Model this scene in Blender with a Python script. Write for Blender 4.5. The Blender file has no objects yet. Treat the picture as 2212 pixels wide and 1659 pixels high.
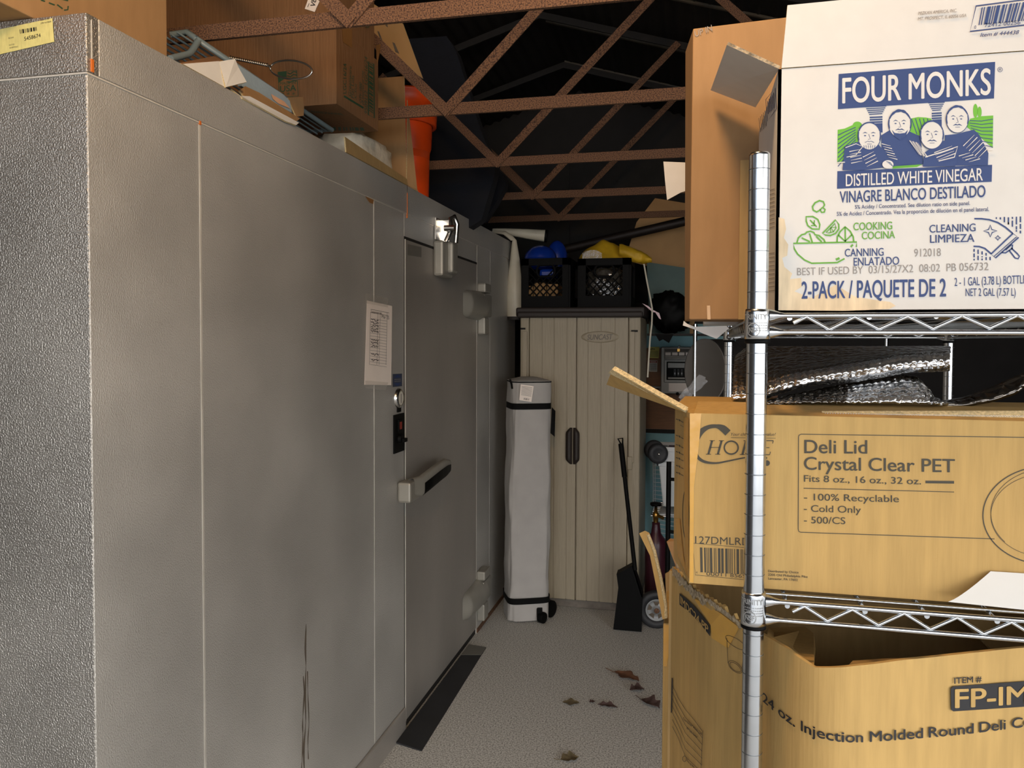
import bpy, math, random
import numpy as np
from mathutils import Vector, Matrix, noise
random.seed(7)
sc = bpy.context.scene
C = sc.collection

# ------------------------------------------------------------------ camera
W, H = 2212, 1659
F, CX, CY = 1680.0, 1106.0, 788.0
yaw, pitch, roll = math.radians(13.2), math.radians(1.8), math.radians(0.2)
CAM = Vector((0, 0, 1.65))
FW = Vector((-math.sin(yaw)*math.cos(pitch), math.cos(yaw)*math.cos(pitch), -math.sin(pitch)))
R0 = Vector((math.cos(yaw), math.sin(yaw), 0)); U0 = R0.cross(FW)
RT = R0*math.cos(roll) + U0*math.sin(roll)
UP = RT.cross(FW)
cd = bpy.data.cameras.new('camera'); cam = bpy.data.objects.new('camera', cd); C.objects.link(cam)
cd.sensor_fit = 'HORIZONTAL'; cd.sensor_width = 36.0; cd.lens = 36.0*F/W
cd.shift_x = 0.0; cd.shift_y = (CY - H/2)/W
cd.clip_start = 0.02; cd.clip_end = 200
cam.matrix_world = Matrix(((RT.x, UP.x, -FW.x, CAM.x), (RT.y, UP.y, -FW.y, CAM.y), (RT.z, UP.z, -FW.z, CAM.z), (0, 0, 0, 1)))
sc.camera = cam

# ------------------------------------------------------------------ sky, added light, exposure
world = bpy.data.worlds.new('sky'); sc.world = world; world.use_nodes = True
nt = world.node_tree; nt.nodes.clear()
out = nt.nodes.new('ShaderNodeOutputWorld'); bg = nt.nodes.new('ShaderNodeBackground')
tc = nt.nodes.new('ShaderNodeTexCoord'); dp = nt.nodes.new('ShaderNodeVectorMath'); dp.operation = 'DOT_PRODUCT'; cr = nt.nodes.new('ShaderNodeValToRGB')
SKY = Vector((0.72, -0.66, 0.12)).normalized()          # the bright side of the sky: in front of the opening, to the right
nt.links.new(tc.outputs['Generated'], dp.inputs[0]); dp.inputs[1].default_value = SKY
mr = nt.nodes.new('ShaderNodeMapRange'); mr.inputs['From Min'].default_value = -1; nt.links.new(dp.outputs['Value'], mr.inputs['Value'])
nt.links.new(mr.outputs[0], cr.inputs['Fac'])
cr.color_ramp.elements[0].position = 0.45; cr.color_ramp.elements[0].color = (0.14, 0.155, 0.18, 1)
cr.color_ramp.elements[1].position = 0.97; cr.color_ramp.elements[1].color = (1.0, 0.98, 0.95, 1)
e_ = cr.color_ramp.elements.new(0.75); e_.color = (0.45, 0.49, 0.56, 1)
nt.links.new(cr.outputs['Color'], bg.inputs['Color']); bg.inputs['Strength'].default_value = 6.0
nt.links.new(bg.outputs[0], out.inputs[0])
# warm point light added unseen under the roof to tint the upper surfaces
ld = bpy.data.lights.new('added_warm_light', 'POINT'); ld.shadow_soft_size = 0.12; ld.energy = 58; ld.color = (1.0, 0.64, 0.32)
lo = bpy.data.objects.new('added_warm_light', ld); C.objects.link(lo); lo.location = (-0.20, 0.72, 2.80)
sc.view_settings.view_transform = 'Standard'; sc.view_settings.look = 'None'; sc.view_settings.gamma = 1.0
sc.view_settings.use_curve_mapping = False
sc.view_settings.exposure = -0.02
sc.cycles.max_bounces = 8

# ------------------------------------------------------------------ pixel helpers (points on real planes)
def ray(x, y): return FW + RT*((x-CX)/F) - UP*((y-CY)/F)
def onX(px, py, v): d = ray(px, py); return CAM + d*((v-CAM.x)/d.x)
def onY(px, py, v): d = ray(px, py); return CAM + d*((v-CAM.y)/d.y)
def onZ(px, py, v): d = ray(px, py); return CAM + d*((v-CAM.z)/d.z)
def onD(px, py, v): return CAM + ray(px, py)*v

# ------------------------------------------------------------------ materials
def lin(h):
    c = [int(h[i:i+2], 16)/255 for i in (0, 2, 4)]
    return tuple(x/12.92 if x <= .04045 else ((x+.055)/1.055)**2.4 for x in c)
def mat(name, col, rough=.6, metal=0.0, var=.12, vs=12, bump=0, bs=80, stretch=(1, 1, 1), spec=.5, col2=None, pos=(.3, .7), trans=0, alpha=1, bstretch=None, btype='noise', detail=3, rvar=0, coat=0):
    m = bpy.data.materials.new(name); m.use_nodes = True
    n = m.node_tree; L = n.links.new; b = n.nodes['Principled BSDF']
    b.inputs['Roughness'].default_value = rough; b.inputs['Metallic'].default_value = metal
    b.inputs['Specular IOR Level'].default_value = spec
    b.inputs['Transmission Weight'].default_value = trans; b.inputs['Alpha'].default_value = alpha
    b.inputs['Coat Weight'].default_value = coat
    c = lin(col); t = n.nodes.new('ShaderNodeTexCoord')
    mp = n.nodes.new('ShaderNodeMapping'); mp.inputs['Scale'].default_value = stretch; L(t.outputs['Object'], mp.inputs[0])
    ns = n.nodes.new('ShaderNodeTexNoise'); ns.inputs['Scale'].default_value = vs; ns.inputs['Detail'].default_value = detail; L(mp.outputs[0], ns.inputs[0])
    r = n.nodes.new('ShaderNodeValToRGB'); L(ns.outputs['Fac'], r.inputs['Fac'])
    r.color_ramp.elements[0].position, r.color_ramp.elements[1].position = pos
    c2 = lin(col2) if col2 else tuple(x*(1-var) for x in c)
    hi = c if col2 else tuple(min(1, x*(1+var*.6)) for x in c)
    r.color_ramp.elements[0].color = (*c2, 1); r.color_ramp.elements[1].color = (*hi, 1)
    L(r.outputs['Color'], b.inputs['Base Color'])
    if rvar:
        mr = n.nodes.new('ShaderNodeMapRange'); L(ns.outputs['Fac'], mr.inputs['Value'])
        mr.inputs['From Min'].default_value = .3; mr.inputs['From Max'].default_value = .7
        mr.inputs['To Min'].default_value = rough-rvar; mr.inputs['To Max'].default_value = rough+rvar
        L(mr.outputs[0], b.inputs['Roughness'])
    if bump:
        m2 = n.nodes.new('ShaderNodeMapping'); m2.inputs['Scale'].default_value = bstretch or (1, 1, 1); L(t.outputs['Object'], m2.inputs[0])
        if btype == 'noise':
            q = n.nodes.new('ShaderNodeTexNoise'); q.inputs['Detail'].default_value = 2; fo = 'Fac'
        elif btype == 'cells':
            q = n.nodes.new('ShaderNodeTexVoronoi'); q.feature = 'DISTANCE_TO_EDGE'; fo = 'Distance'; q.inputs['Randomness'].default_value = .55
        else:
            q = n.nodes.new('ShaderNodeTexVoronoi'); fo = 'Distance'
        q.inputs['Scale'].default_value = bs; L(m2.outputs[0], q.inputs[0])
        bp = n.nodes.new('ShaderNodeBump'); bp.inputs['Strength'].default_value = min(1, bump); bp.inputs['Distance'].default_value = .004*max(1, bump)
        L(q.outputs[fo], bp.inputs['Height']); L(bp.outputs[0], b.inputs['Normal'])
    return m
K = {}
K['kraft'] = mat('kraft_cardboard', 'B4935A', .75, var=.10, vs=26, stretch=(3, 3, .35), bump=.10, bs=60, bstretch=(4, 4, .3), spec=.25)
K['kraft_edge'] = mat('cardboard_cut_edge', 'C9B68C', .9, var=.35, vs=300, spec=.1)
K['kraft_inside'] = mat('cardboard_inside', 'A4875A', .85, var=.10, vs=30, stretch=(3, 3, .4), spec=.15)
K['brown'] = mat('brown_cardboard', '9C7A54', .78, var=.08, vs=18, stretch=(2, 2, .5), bump=.08, bs=40, bstretch=(3, 3, .4), spec=.22)
K['dbrown'] = mat('dark_brown_cardboard', '7C5A3C', .8, var=.10, vs=20, stretch=(4, 4, .3), bump=.45, bs=40, bstretch=(4, 4, .3), spec=.2)
K['white_card'] = mat('white_printed_cardboard', 'CECBC5', .6, var=.03, vs=30, bump=.05, bs=50, spec=.35)
K['stain'] = mat('water_stain', 'D9C3A0', .7, var=.2, vs=30, stretch=(3, 3, .6))
K['torn'] = mat('torn_paper', 'A8987E', .95, var=.5, vs=160, bump=.8, bs=200, spec=.1)
K['tape'] = mat('parcel_tape', 'C8973C', .22, var=.08, vs=20, bump=.2, bs=40, spec=.6)
K['blue_ink'] = mat('blue_ink', '243B6E', .6, var=.05)
K['green_ink'] = mat('green_ink', '5E9A30', .6, var=.05)
K['leaf_ink'] = mat('green_picture_ink', '63A82B', .6, var=.05)
K['dgreen_ink'] = mat('dark_green_ink', '27472F', .7, var=.1)
K['black_ink'] = mat('black_ink', '18171A', .6, var=.1)
K['brown_ink'] = mat('charcoal_ink', '3F3A2E', .7, var=.1)
K['grey_ink'] = mat('grey_ink', '8A8580', .7, var=.1)
K['cooler'] = mat('embossed_aluminium', 'C1BFBA', .44, .50, var=.16, vs=2.2, bump=.6, bs=280, bstretch=(1, 1.25, .8), rvar=.10, detail=4)
K['cooler_end_shaded'] = mat('embossed_aluminium_shaded', 'B4B0A9', .36, .82, var=.16, vs=2.2, bump=.8, bs=270, rvar=.08, detail=4)  # copy of the wall metal, the end's shade put into colour and metallic
K['cooler_door'] = mat('worn_aluminium', 'A6A19A', .44, .45, var=.16, vs=3, bump=.35, bs=190, rvar=.06, detail=5, stretch=(1, 1, .5))
K['seam'] = mat('seam_strip', 'D2CFC7', .4, .3)
K['gap'] = mat('dark_gap', '14120F', .8)
K['sealant'] = mat('orange_sealant', 'C0641E', .6)
K['tape_brown'] = mat('brown_tape', '8A6238', .35, var=.1)
K['grime'] = mat('grime', '5C5246', .9, var=.4, vs=30)
K['grey_plastic'] = mat('grey_latch_plastic', '96938A', .45, .35, var=.06)
K['chrome'] = mat('chrome', 'D0D0CE', .24, 1.0, var=.04)
K['shelf_chrome'] = mat('bright_chrome', 'C9CCCF', .20, 1.0, var=.06, vs=60)
K['groove'] = mat('post_groove', '7C8083', .4, 1.0)
K['black_plastic'] = mat('black_plastic', '060606', .6, var=.15, spec=.12)
K['black_rubber'] = mat('black_rubber', '26272A', .6, var=.25, vs=8)
K['paper'] = mat('paper', 'EDE2D8', .8, var=.03)
K['clear_tape'] = mat('clear_tape', 'CFCBC2', .2, alpha=.25)
K['yellow_label'] = mat('yellow_paper', 'D9CE84', .8, var=.08, vs=60, bump=.5, bs=70, bstretch=(1, 1, .3))
K['rust'] = mat('rusty_steel', '76553C', .8, .1, col2='38231A', vs=250, pos=(.38, .58), bump=.3, bs=150, detail=6)
K['floor'] = mat('speckled_concrete', 'D2D1CC', .8, col2='8B8984', vs=150, pos=(.36, .58), bump=.12, bs=260, detail=5)
K['ground'] = mat('driveway_concrete', 'B9B6B0', .9, var=.12, vs=4)
K['roof'] = mat('dark_roof_sheet', '1A1715', .7, .2, var=.3, vs=20)
K['lap'] = mat('roof_lap', '5C564C', .6, .3)
K['back_wall'] = mat('pale_blue_wall', '83AEB6', .8, var=.15, vs=6)
K['dark_wall'] = mat('dark_wall', '24211F', .85, var=.2, vs=5)
K['panel_board'] = mat('grey_wall_board', '201E1C', .85, var=.25, vs=9)
K['wood_board'] = mat('brown_board', '7A5130', .6, var=.18, vs=10, stretch=(1, 1, 8))
K['ply'] = mat('tan_plywood', 'A27C4C', .7, var=.12, vs=6)
K['beige'] = mat('beige_resin', '958A75', .5, var=.08, vs=14, stretch=(7, 7, .5), bump=.35, bs=14, bstretch=(9, 9, .45))
K['lid_brown'] = mat('brown_resin', '211813', .6, var=.1)
K['fabric'] = mat('grey_polyester', 'A5A29E', .75, var=.06, vs=10, bump=.25, bs=12, bstretch=(1, 1, .6))
K['strap'] = mat('black_strap', '0A0A0A', .8, spec=.15)
K['white_plastic'] = mat('white_plastic', 'CDD0D0', .4, var=.04)
K['vinyl'] = mat('white_vinyl', 'C6BFAC', .4, var=.06, vs=8)
K['blue_plastic'] = mat('blue_plastic', '0F2F86', .25, var=.1)
K['yellow_bag'] = mat('yellow_fabric', 'C79E1C', .6, var=.2, vs=12, bump=.4, bs=30)
K['plastic_film'] = mat('clear_plastic_film', 'CCCCCC', .12, var=.2, vs=30, bump=1.0, bs=45, alpha=.35, spec=.9)
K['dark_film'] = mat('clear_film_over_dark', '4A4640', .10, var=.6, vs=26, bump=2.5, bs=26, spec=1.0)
K['bag_film'] = mat('crinkled_plastic_bag', 'D8CDB8', .22, var=.15, vs=30, bump=1.0, bs=30, spec=.8)
K['orange'] = mat('orange_plastic', 'D9480F', .4, var=.08)
K['navy'] = mat('navy_ribbed_cloth', '070B16', .9, var=.2, bump=.5, bs=60, bstretch=(.3, 1, 3))
K['rack'] = mat('grey_coated_wire', '6F7D80', .35, var=.06)
K['wire'] = mat('steel_wire', 'C4C0B8', .3, 1.0)
K['blue_pad'] = mat('pale_blue_pad', '93A4AE', .6, var=.05, bump=.3, bs=60)
K['orange_label'] = mat('pale_orange_label', 'D3A584', .7)
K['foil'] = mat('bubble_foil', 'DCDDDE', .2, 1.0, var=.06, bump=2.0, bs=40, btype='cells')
K['foil_shaded'] = mat('bubble_foil_shaded', '77726C', .22, 1.0, var=.15, bump=1.6, bs=46, btype='cells')  # copy of the foil with its dark reflections put into the colour
K['leaf'] = mat('dry_leaf', '6A4630', .8, var=.3, vs=40)
K['leaf_dark'] = mat('dark_dry_leaf', '4A3733', .8, var=.3, vs=40)
K['leaf_olive'] = mat('olive_dry_leaf', '665A40', .8, var=.3, vs=40)
K['hub'] = mat('grey_hub', '8E9090', .5, .2)
K['maroon'] = mat('maroon_cylinder', '3A1420', .35, var=.1)
K['brass'] = mat('brass', 'B08848', .3, 1.0)
K['steel_box'] = mat('grey_enamel_steel', '77756F', .45, .4, var=.06)
K['grey_disc'] = mat('grey_tray', '8A8682', .5, .3, var=.04)
K['sticker_yellow'] = mat('yellow_sticker', 'C4BA62', .7)
K['sticker_white'] = mat('white_sticker', 'C9C3B8', .7)
K['sticker_red'] = mat('red_ink', '8A2E20', .7)
K['pink'] = mat('pink_ribbon', 'E8C6CE', .4)
K['navy_label'] = mat('navy_label', '26314A', .5)
K['glass'] = mat('dial_face', 'D6D2C6', .3)
K['concrete_block'] = mat('concrete_slab', '6F6860', .9, var=.25, vs=20)
K['teal_board'] = mat('teal_board', '4C5F5A', .7, var=.1)

# ------------------------------------------------------------------ surfaces that carry print
class Plane:
    def __init__(s, P, n, u=None):
        s.P = Vector(P); s.n = Vector(n).normalized()
        s.u = Vector(u).normalized() if u else (Vector((0, 0, 1)).cross(s.n)).normalized()
        s.v = s.n.cross(s.u)
    def hit(s, px, py):
        d = ray(px, py); t = (s.P-CAM).dot(s.n)/d.dot(s.n); q = CAM + d*t - s.P
        return (q.dot(s.u), q.dot(s.v))
    def pos(s, u, v, off=0): return s.P + s.u*u + s.v*v + s.n*off
class Plan:
    """vertical wall following a plan polyline"""
    def __init__(s, pts):
        s.p = [Vector((a, b)) for a, b in pts]; s.s = [0]
        for a, b in zip(s.p, s.p[1:]): s.s.append(s.s[-1]+(b-a).length)
    def hit(s, px, py):
        d = ray(px, py); best = None; d2 = Vector((d.x, d.y))
        for i in range(len(s.p)-1):
            a, b = s.p[i], s.p[i+1]; e = b-a; den = d2.x*e.y-d2.y*e.x
            if abs(den) < 1e-9: continue
            t = (a.x*e.y-a.y*e.x)/den; w = (a.x*d2.y-a.y*d2.x)/den
            lo = -1e9 if i == 0 else -1e-6; hi = 1e9 if i == len(s.p)-2 else 1+1e-6
            if t > 0 and lo <= w <= hi and (best is None or t < best[0]): best = (t, s.s[i]+w*e.length)
        if best is None: return (s.s[-1], 0)
        return (best[1], CAM.z + d.z*best[0])
    def pos(s, u, v, off=0):
        i = 0
        while i < len(s.p)-2 and u > s.s[i+1]: i += 1
        a, b = s.p[i], s.p[i+1]; e = (b-a).normalized(); q = a + e*(u-s.s[i])
        n = Vector((e.y, -e.x))
        return Vector((q.x+n.x*off, q.y+n.y*off, v))

_cap = {}
_tc = {}
def text_geo(s, bold=0.0, shear=0.0):
    k = (s, bold, shear)
    if k in _tc: return _tc[k]
    def mk(body):
        cu = bpy.data.curves.new('t', 'FONT'); cu.body = body; cu.offset = bold; cu.shear = shear
        cu.resolution_u = 6; cu.fill_mode = 'FRONT'
        o = bpy.data.objects.new('t', cu); me = bpy.data.meshes.new_from_object(o)
        v = [(p.co.x, p.co.y) for p in me.vertices]; f = [tuple(p.vertices) for p in me.polygons]
        bpy.data.objects.remove(o); bpy.data.curves.remove(cu); bpy.data.meshes.remove(me)
        return v, f
    if (bold, shear) not in _cap: _cap[(bold, shear)] = max(y for x, y in mk('H')[0])
    v, f = mk(s); x0 = min(x for x, y in v); x1 = max(x for x, y in v)
    _tc[k] = ([(x-x0, y) for x, y in v], f, x1-x0, _cap[(bold, shear)])
    return _tc[k]

def smooth(pts, k=5, closed=False):
    P = [np.array(p, float) for p in pts]; n = len(P); out = []
    for i in range(n if closed else n-1):
        p1, p2 = P[i], P[(i+1) % n]; p0 = P[i-1] if (i or closed) else p1; p3 = P[(i+2) % n] if (i+2 < n or closed) else p2
        for j in range(k):
            t = j/k; out.append(tuple(.5*((2*p1)+(p2-p0)*t+(2*p0-5*p1+4*p2-p3)*t*t+(3*p1-p0-3*p2+p3)*t**3)))
    if not closed: out.append(tuple(P[-1]))
    return out
# ------------------------------------------------------------------ mesh builder
class MB:
    def __init__(s, *mats): s.v = []; s.f = []; s.m = []; s.s = []; s.mats = list(mats) or ['kraft']; s.cur = 0; s.smooth = False; s.M = None
    def use(s, m, smooth=None):
        if m not in s.mats: s.mats.append(m)
        s.cur = s.mats.index(m)
        if smooth is not None: s.smooth = smooth
        return s
    def add(s, pts, faces, smooth=None):
        b = len(s.v)
        for p in pts:
            p = Vector(p); s.v.append(s.M @ p if s.M else p)
        for f in faces: s.f.append([i+b for i in f]); s.m.append(s.cur); s.s.append(s.smooth if smooth is None else smooth)
        return s
    def box(s, x0, x1, y0, y1, z0, z1):
        p = [(x, y, z) for z in (z0, z1) for y in (y0, y1) for x in (x0, x1)]
        return s.add(p, [(0, 2, 3, 1), (4, 5, 7, 6), (0, 1, 5, 4), (2, 6, 7, 3), (0, 4, 6, 2), (1, 3, 7, 5)], False)
    def prism(s, poly, z0, z1):
        n = len(poly); p = [(x, y, z0) for x, y in poly]+[(x, y, z1) for x, y in poly]
        return s.add(p, [tuple(range(n))[::-1], tuple(range(n, 2*n))]+[(i, (i+1) % n, n+(i+1) % n, n+i) for i in range(n)], False)
    def plate(s, poly, t, n=None, edge=None):
        """polygon given a thickness (behind its first face)"""
        p = [Vector(q) for q in poly]
        if n is None:
            n = Vector((0, 0, 0))
            for a, b in zip(p, p[1:]+p[:1]): n += a.cross(b)
            n.normalize()
            if n.dot(CAM-p[0]) < 0: n = -n
        k = len(p); q = p+[x-n*t for x in p]
        c = s.cur
        s.add(q, [tuple(range(k)), tuple(range(k, 2*k))[::-1]], False)
        if edge: s.use(edge)
        s.add(q, [(i, (i+1) % k, k+(i+1) % k, k+i) for i in range(k)], False); s.cur = c
        return s
    def tube(s, path, r, seg=8, closed=False, radii=None):
        P = [Vector(p) for p in path]; n = len(P); rings = []; prev = None
        for i in range(n):
            a = P[i-1] if (i or closed) else P[i]; b = P[(i+1) % n] if (i < n-1 or closed) else P[i]
            t = (b-a).normalized()
            if prev is None:
                h = Vector((0, 0, 1)) if abs(t.z) < .9 else Vector((1, 0, 0)); x = t.cross(h).normalized()
            else: x = (prev - t*prev.dot(t)).normalized()
            prev = x; y = t.cross(x); rr = radii[i] if radii else r
            rings.append([P[i]+(x*math.cos(2*math.pi*j/seg)+y*math.sin(2*math.pi*j/seg))*rr for j in range(seg)])
        pts = [q for g in rings for q in g]; fc = []
        for i in range(n if closed else n-1):
            for j in range(seg):
                a, b = i*seg+j, i*seg+(j+1) % seg; k = ((i+1) % n)*seg
                fc.append((a, b, k+(j+1) % seg, k+j))
        s.add(pts, fc, True)
        if not closed:
            s.add(rings[0], [tuple(range(seg))[::-1]], False); s.add(rings[-1], [tuple(range(seg))], False)
        return s
    def cyl(s, a, b, r, seg=16): return s.tube([a, b], r, seg)
    def lathe(s, prof, o=(0, 0, 0), ax=(0, 0, 1), seg=24, smooth=True):
        ax = Vector(ax).normalized(); h = Vector((0, 0, 1)) if abs(ax.z) < .9 else Vector((1, 0, 0))
        x = ax.cross(h).normalized(); y = ax.cross(x); o = Vector(o); pts = []; fc = []
        for r, z in prof:
            for j in range(seg):
                a = 2*math.pi*j/seg; pts.append(o+ax*z+(x*math.cos(a)+y*math.sin(a))*r)
        for i in range(len(prof)-1):
            for j in range(seg):
                fc.append((i*seg+j, i*seg+(j+1) % seg, (i+1)*seg+(j+1) % seg, (i+1)*seg+j))
        s.add(pts, fc, smooth); return s
    def grid(s, fn, nu, nv, closed=False, smooth=True):
        pts = [fn(i/nu, j/nv) for j in range(nv+1) for i in range(nu+(0 if closed else 1))]; w = nu if closed else nu+1
        s.add(pts, [(j*w+i, j*w+(i+1) % w, (j+1)*w+(i+1) % w, (j+1)*w+i) for j in range(nv) for i in range(nu)], smooth); return s
    # print
    def text(s, sf, body, bl, br, tl, bold=0.0, shear=0.0, off=.0006, ink=None):
        if ink: s.use(ink)
        v, f, w, cap = text_geo(body, 0.0, shear); d = bold*.55
        o = sf.hit(*bl); r = sf.hit(*br); t = sf.hit(*tl)
        ux, uy = (r[0]-o[0])/w, (r[1]-o[1])/w; vx, vy = (t[0]-o[0])/cap, (t[1]-o[1])/cap
        for k, (ex, ey) in enumerate(((0, 0), (d, 0), (-d, 0), (0, d*.6), (0, -d*.6)) if d > 0 else ((0, 0),)):
            s.add([sf.pos(o[0]+ux*(x+ex)+vx*(y+ey), o[1]+uy*(x+ex)+vy*(y+ey), off+k*.00003) for x, y in v], f, False)
        return s
    def poly(s, sf, pts, off=.0004, ink=None):
        if ink: s.use(ink)
        s.add([sf.pos(*sf.hit(*p), off) for p in pts], [tuple(range(len(pts)))], False); return s
    def stroke(s, sf, pts, w, closed=False, off=.0005, ink=None):
        if ink: s.use(ink)
        P = [np.array(p, float) for p in pts]; n = len(P); L = []; Rr = []
        for i in range(n):
            a = P[i-1] if (i or closed) else P[i]; b = P[(i+1) % n] if (i < n-1 or closed) else P[i]
            t = b-a; t = t/(np.hypot(*t)+1e-9); nn = np.array((-t[1], t[0]))
            ww = w[i] if isinstance(w, (list, tuple)) else w
            L.append(P[i]+nn*ww/2); Rr.append(P[i]-nn*ww/2)
        pts3 = [sf.pos(*sf.hit(*p), off) for p in L]+[sf.pos(*sf.hit(*p), off) for p in Rr]
        s.add(pts3, [(i, (i+1) % n, n+(i+1) % n, n+i) for i in range(n if closed else n-1)], False); return s
    def ell(s, sf, c, rx, ry, off=.0005, ink=None, w=None, a0=0, a1=360, n=36):
        q = [(c[0]+rx*math.cos(math.radians(a0+(a1-a0)*i/n)), c[1]+ry*math.sin(math.radians(a0+(a1-a0)*i/n))) for i in range(n+(1 if a1-a0 < 360 else 0))]
        return s.stroke(sf, q, w, a1-a0 >= 360, off, ink) if w else s.poly(sf, q, off, ink)
    def bars(s, sf, tl, tr, br, bl, n, seed=1, off=.0005, ink=None):
        if ink: s.use(ink)
        rd = random.Random(seed); x = 0; ws = []
        while x < 1:
            w = rd.choice((1, 1, 2, 3))/n; g = rd.choice((1, 1, 2))/n; ws.append((x, min(1, x+w))); x += w+g
        lp = lambda a, b, t: (a[0]+(b[0]-a[0])*t, a[1]+(b[1]-a[1])*t)
        for a, b in ws: s.poly(sf, [lp(tl, tr, a), lp(tl, tr, b), lp(bl, br, b), lp(bl, br, a)], off)
        return s
    def build(s, name, parent=None, bevel=0, kind=None, label=None):
        o3 = parent.location if parent and not parent.get('_nested') else (Vector(parent['_o']) if parent else Vector((0, 0, 0)))
        me = bpy.data.meshes.new(name)
        me.from_pydata([tuple(p-o3) for p in s.v], [], s.f)
        for m in s.mats: me.materials.append(K[m])
        me.polygons.foreach_set('material_index', s.m); me.polygons.foreach_set('use_smooth', s.s); me.update()
        o = bpy.data.objects.new(name, me); C.objects.link(o)
        if parent: o.parent = parent; o['_nested'] = 1; o['_o'] = tuple(o3)
        if bevel:
            b = o.modifiers.new('bevel', 'BEVEL'); b.width = bevel; b.segments = 2; b.limit_method = 'ANGLE'; b.angle_limit = .6
        if kind: o['kind'] = kind
        if label: o['label'] = label
        return o
def thing(name, label, cat, loc, group=None):
    o = bpy.data.objects.new(name, None); C.objects.link(o); o.location = loc; o.empty_display_size = .1
    o['label'] = label; o['category'] = cat
    if group: o['group'] = group
    return o
def tag(o, label, cat, group=None):
    o['label'] = label; o['category'] = cat
    if group: o['group'] = group
    return o
def lerp(a, b, t): return a+(b-a)*t
def nz(x, y, z, k=1): return noise.noise(Vector((x*k, y*k, z*k)))

# ================================================================== setting
YB = 6.1
MB('floor').box(-3.6, 2.6, 0.9, YB, -.12, 0).build('floor', kind='structure')
MB('ground').box(-14, 14, -14, 0.9, -.14, -.02).build('ground', kind='structure')
MB('dark_wall').box(-3.6, 2.6, YB, YB+.1, 0, 3.8).build('wall_back', kind='structure')
MB('dark_wall').box(2.5, 2.6, .95, YB, 0, 3.8).build('wall_right', kind='structure')
MB('dark_wall').box(-1.98, -1.90, -3.2, 1.22, 0, 2.28).build('added_shade_wall', kind='structure')  # unseen wall added to keep the cooler's end panel dark
MB('dark_wall').box(-3.6, -3.5, .95, YB, 0, 3.8).build('wall_left', kind='structure')
def zroof(x): return 3.60-.30*(x+.9) if x > -.9 else 3.60+.30*(x+.9)
b = MB('roof')
N = 360; xs = [-3.7+6.4*i/N for i in range(N+1)]
zz = [zroof(x)+.010*math.sin(x*2*math.pi/.076) for x in xs]
p = [(x, y, z) for y in (-2.8, YB+.1) for x, z in zip(xs, zz)]  # unseen front overhang added to shade the front boxes
b.smooth = True
b.add(p, [(i, i+1, N+2+i, N+1+i) for i in range(N)])
b.add([(x, y, z+.05) for (x, y, z) in p], [(i+1, i, N+1+i, N+2+i) for i in range(N)])
b.build('ceiling', kind='structure')
for i, y in enumerate((1.75, 2.6, 3.3, 4.0, 4.7, 5.4)):
    b = MB('lap'); x0, xm, x1 = -3.5, -.9, 2.5
    b.plate([(xm, y, zroof(xm)-.018), (x1, y, zroof(x1)-.018), (x1, y+.018, zroof(x1)-.018), (xm, y+.018, zroof(xm)-.018)], .012, Vector((0, 0, -1)))
    b.build('trim_%d' % (i+1), kind='structure')
# dark wall boards high on the back wall
for i, (xa, xb) in enumerate(((-2.4, -.97), (-.955, .25), (.265, 1.5))):
    o = MB('panel_board').box(xa, xb, YB-.02, YB-.001, 1.95, 3.1).build('trim_%d' % (i+7), kind='structure')

MB('back_wall').box(-.62, .30, YB-.012, YB-.001, 0, 1.78).build('trim_10', kind='structure')
# ------------------------------------------------------------------ roof trusses
nodes = [(755, 40), (965, 236), (1075, 350), (1150, 422), (1207, 470), (1240, 504)]
TW = ['nearest, crossing in front of brown boxes', 'second from the front, V right of the bucket',
      'third from the front, behind the open tan box', 'fourth from the front', 'fifth from the front, above the vinyl sleeve', 'farthest, just above the milk crates']
for i, (px, py) in enumerate(nodes):
    n = onZ(px, py, 2.5); y = n.y; r = thing('roof_truss', 'rusty flat steel roof truss '+TW[i], 'truss', (n.x, y, 2.5), 'rusty roof trusses')
    MB('rust').box(-3.45 if i > 0 else -2.6, 2.45, y, y+.012, 2.48, 2.522).build('bottom_chord', r)
    xr = 2.4; b = MB('roof')
    b.plate([(-.9, y+.02, zroof(-.9)-.03), (xr, y+.02, zroof(xr)-.03), (xr, y+.02, zroof(xr)-.07), (-.9, y+.02, zroof(-.9)-.07)], .012)
    b.plate([(-.9, y+.02, zroof(-.9)-.03), (-3.4, y+.02, zroof(-3.4)-.03), (-3.4, y+.02, zroof(-3.4)-.07), (-.9, y+.02, zroof(-.9)-.07)], .012)
    b.build('top_chord', r)
    for k in (-1, 0, 1):
        xn = n.x+k*1.7
        for sgn in (-1, 1):
            t = .2
            while t < 1.2 and 2.5+t*.98 < zroof(xn+sgn*t)-.05: t += .01
            if xn+sgn*t > 2.4 or xn+sgn*t < -3.4: continue
            dx, dz = .019*.7, .019*.7; yy = y-.012 if sgn < 0 else y-.006
            a = Vector((xn-sgn*.01, yy, 2.485)); e = Vector((xn+sgn*t, yy, 2.5+t*.98)); w = Vector((dx*1.0, 0, -sgn*dz))
            MB('rust').plate([a-w, a+w, e+w, e-w], .005).build('web_bar', r)

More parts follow.
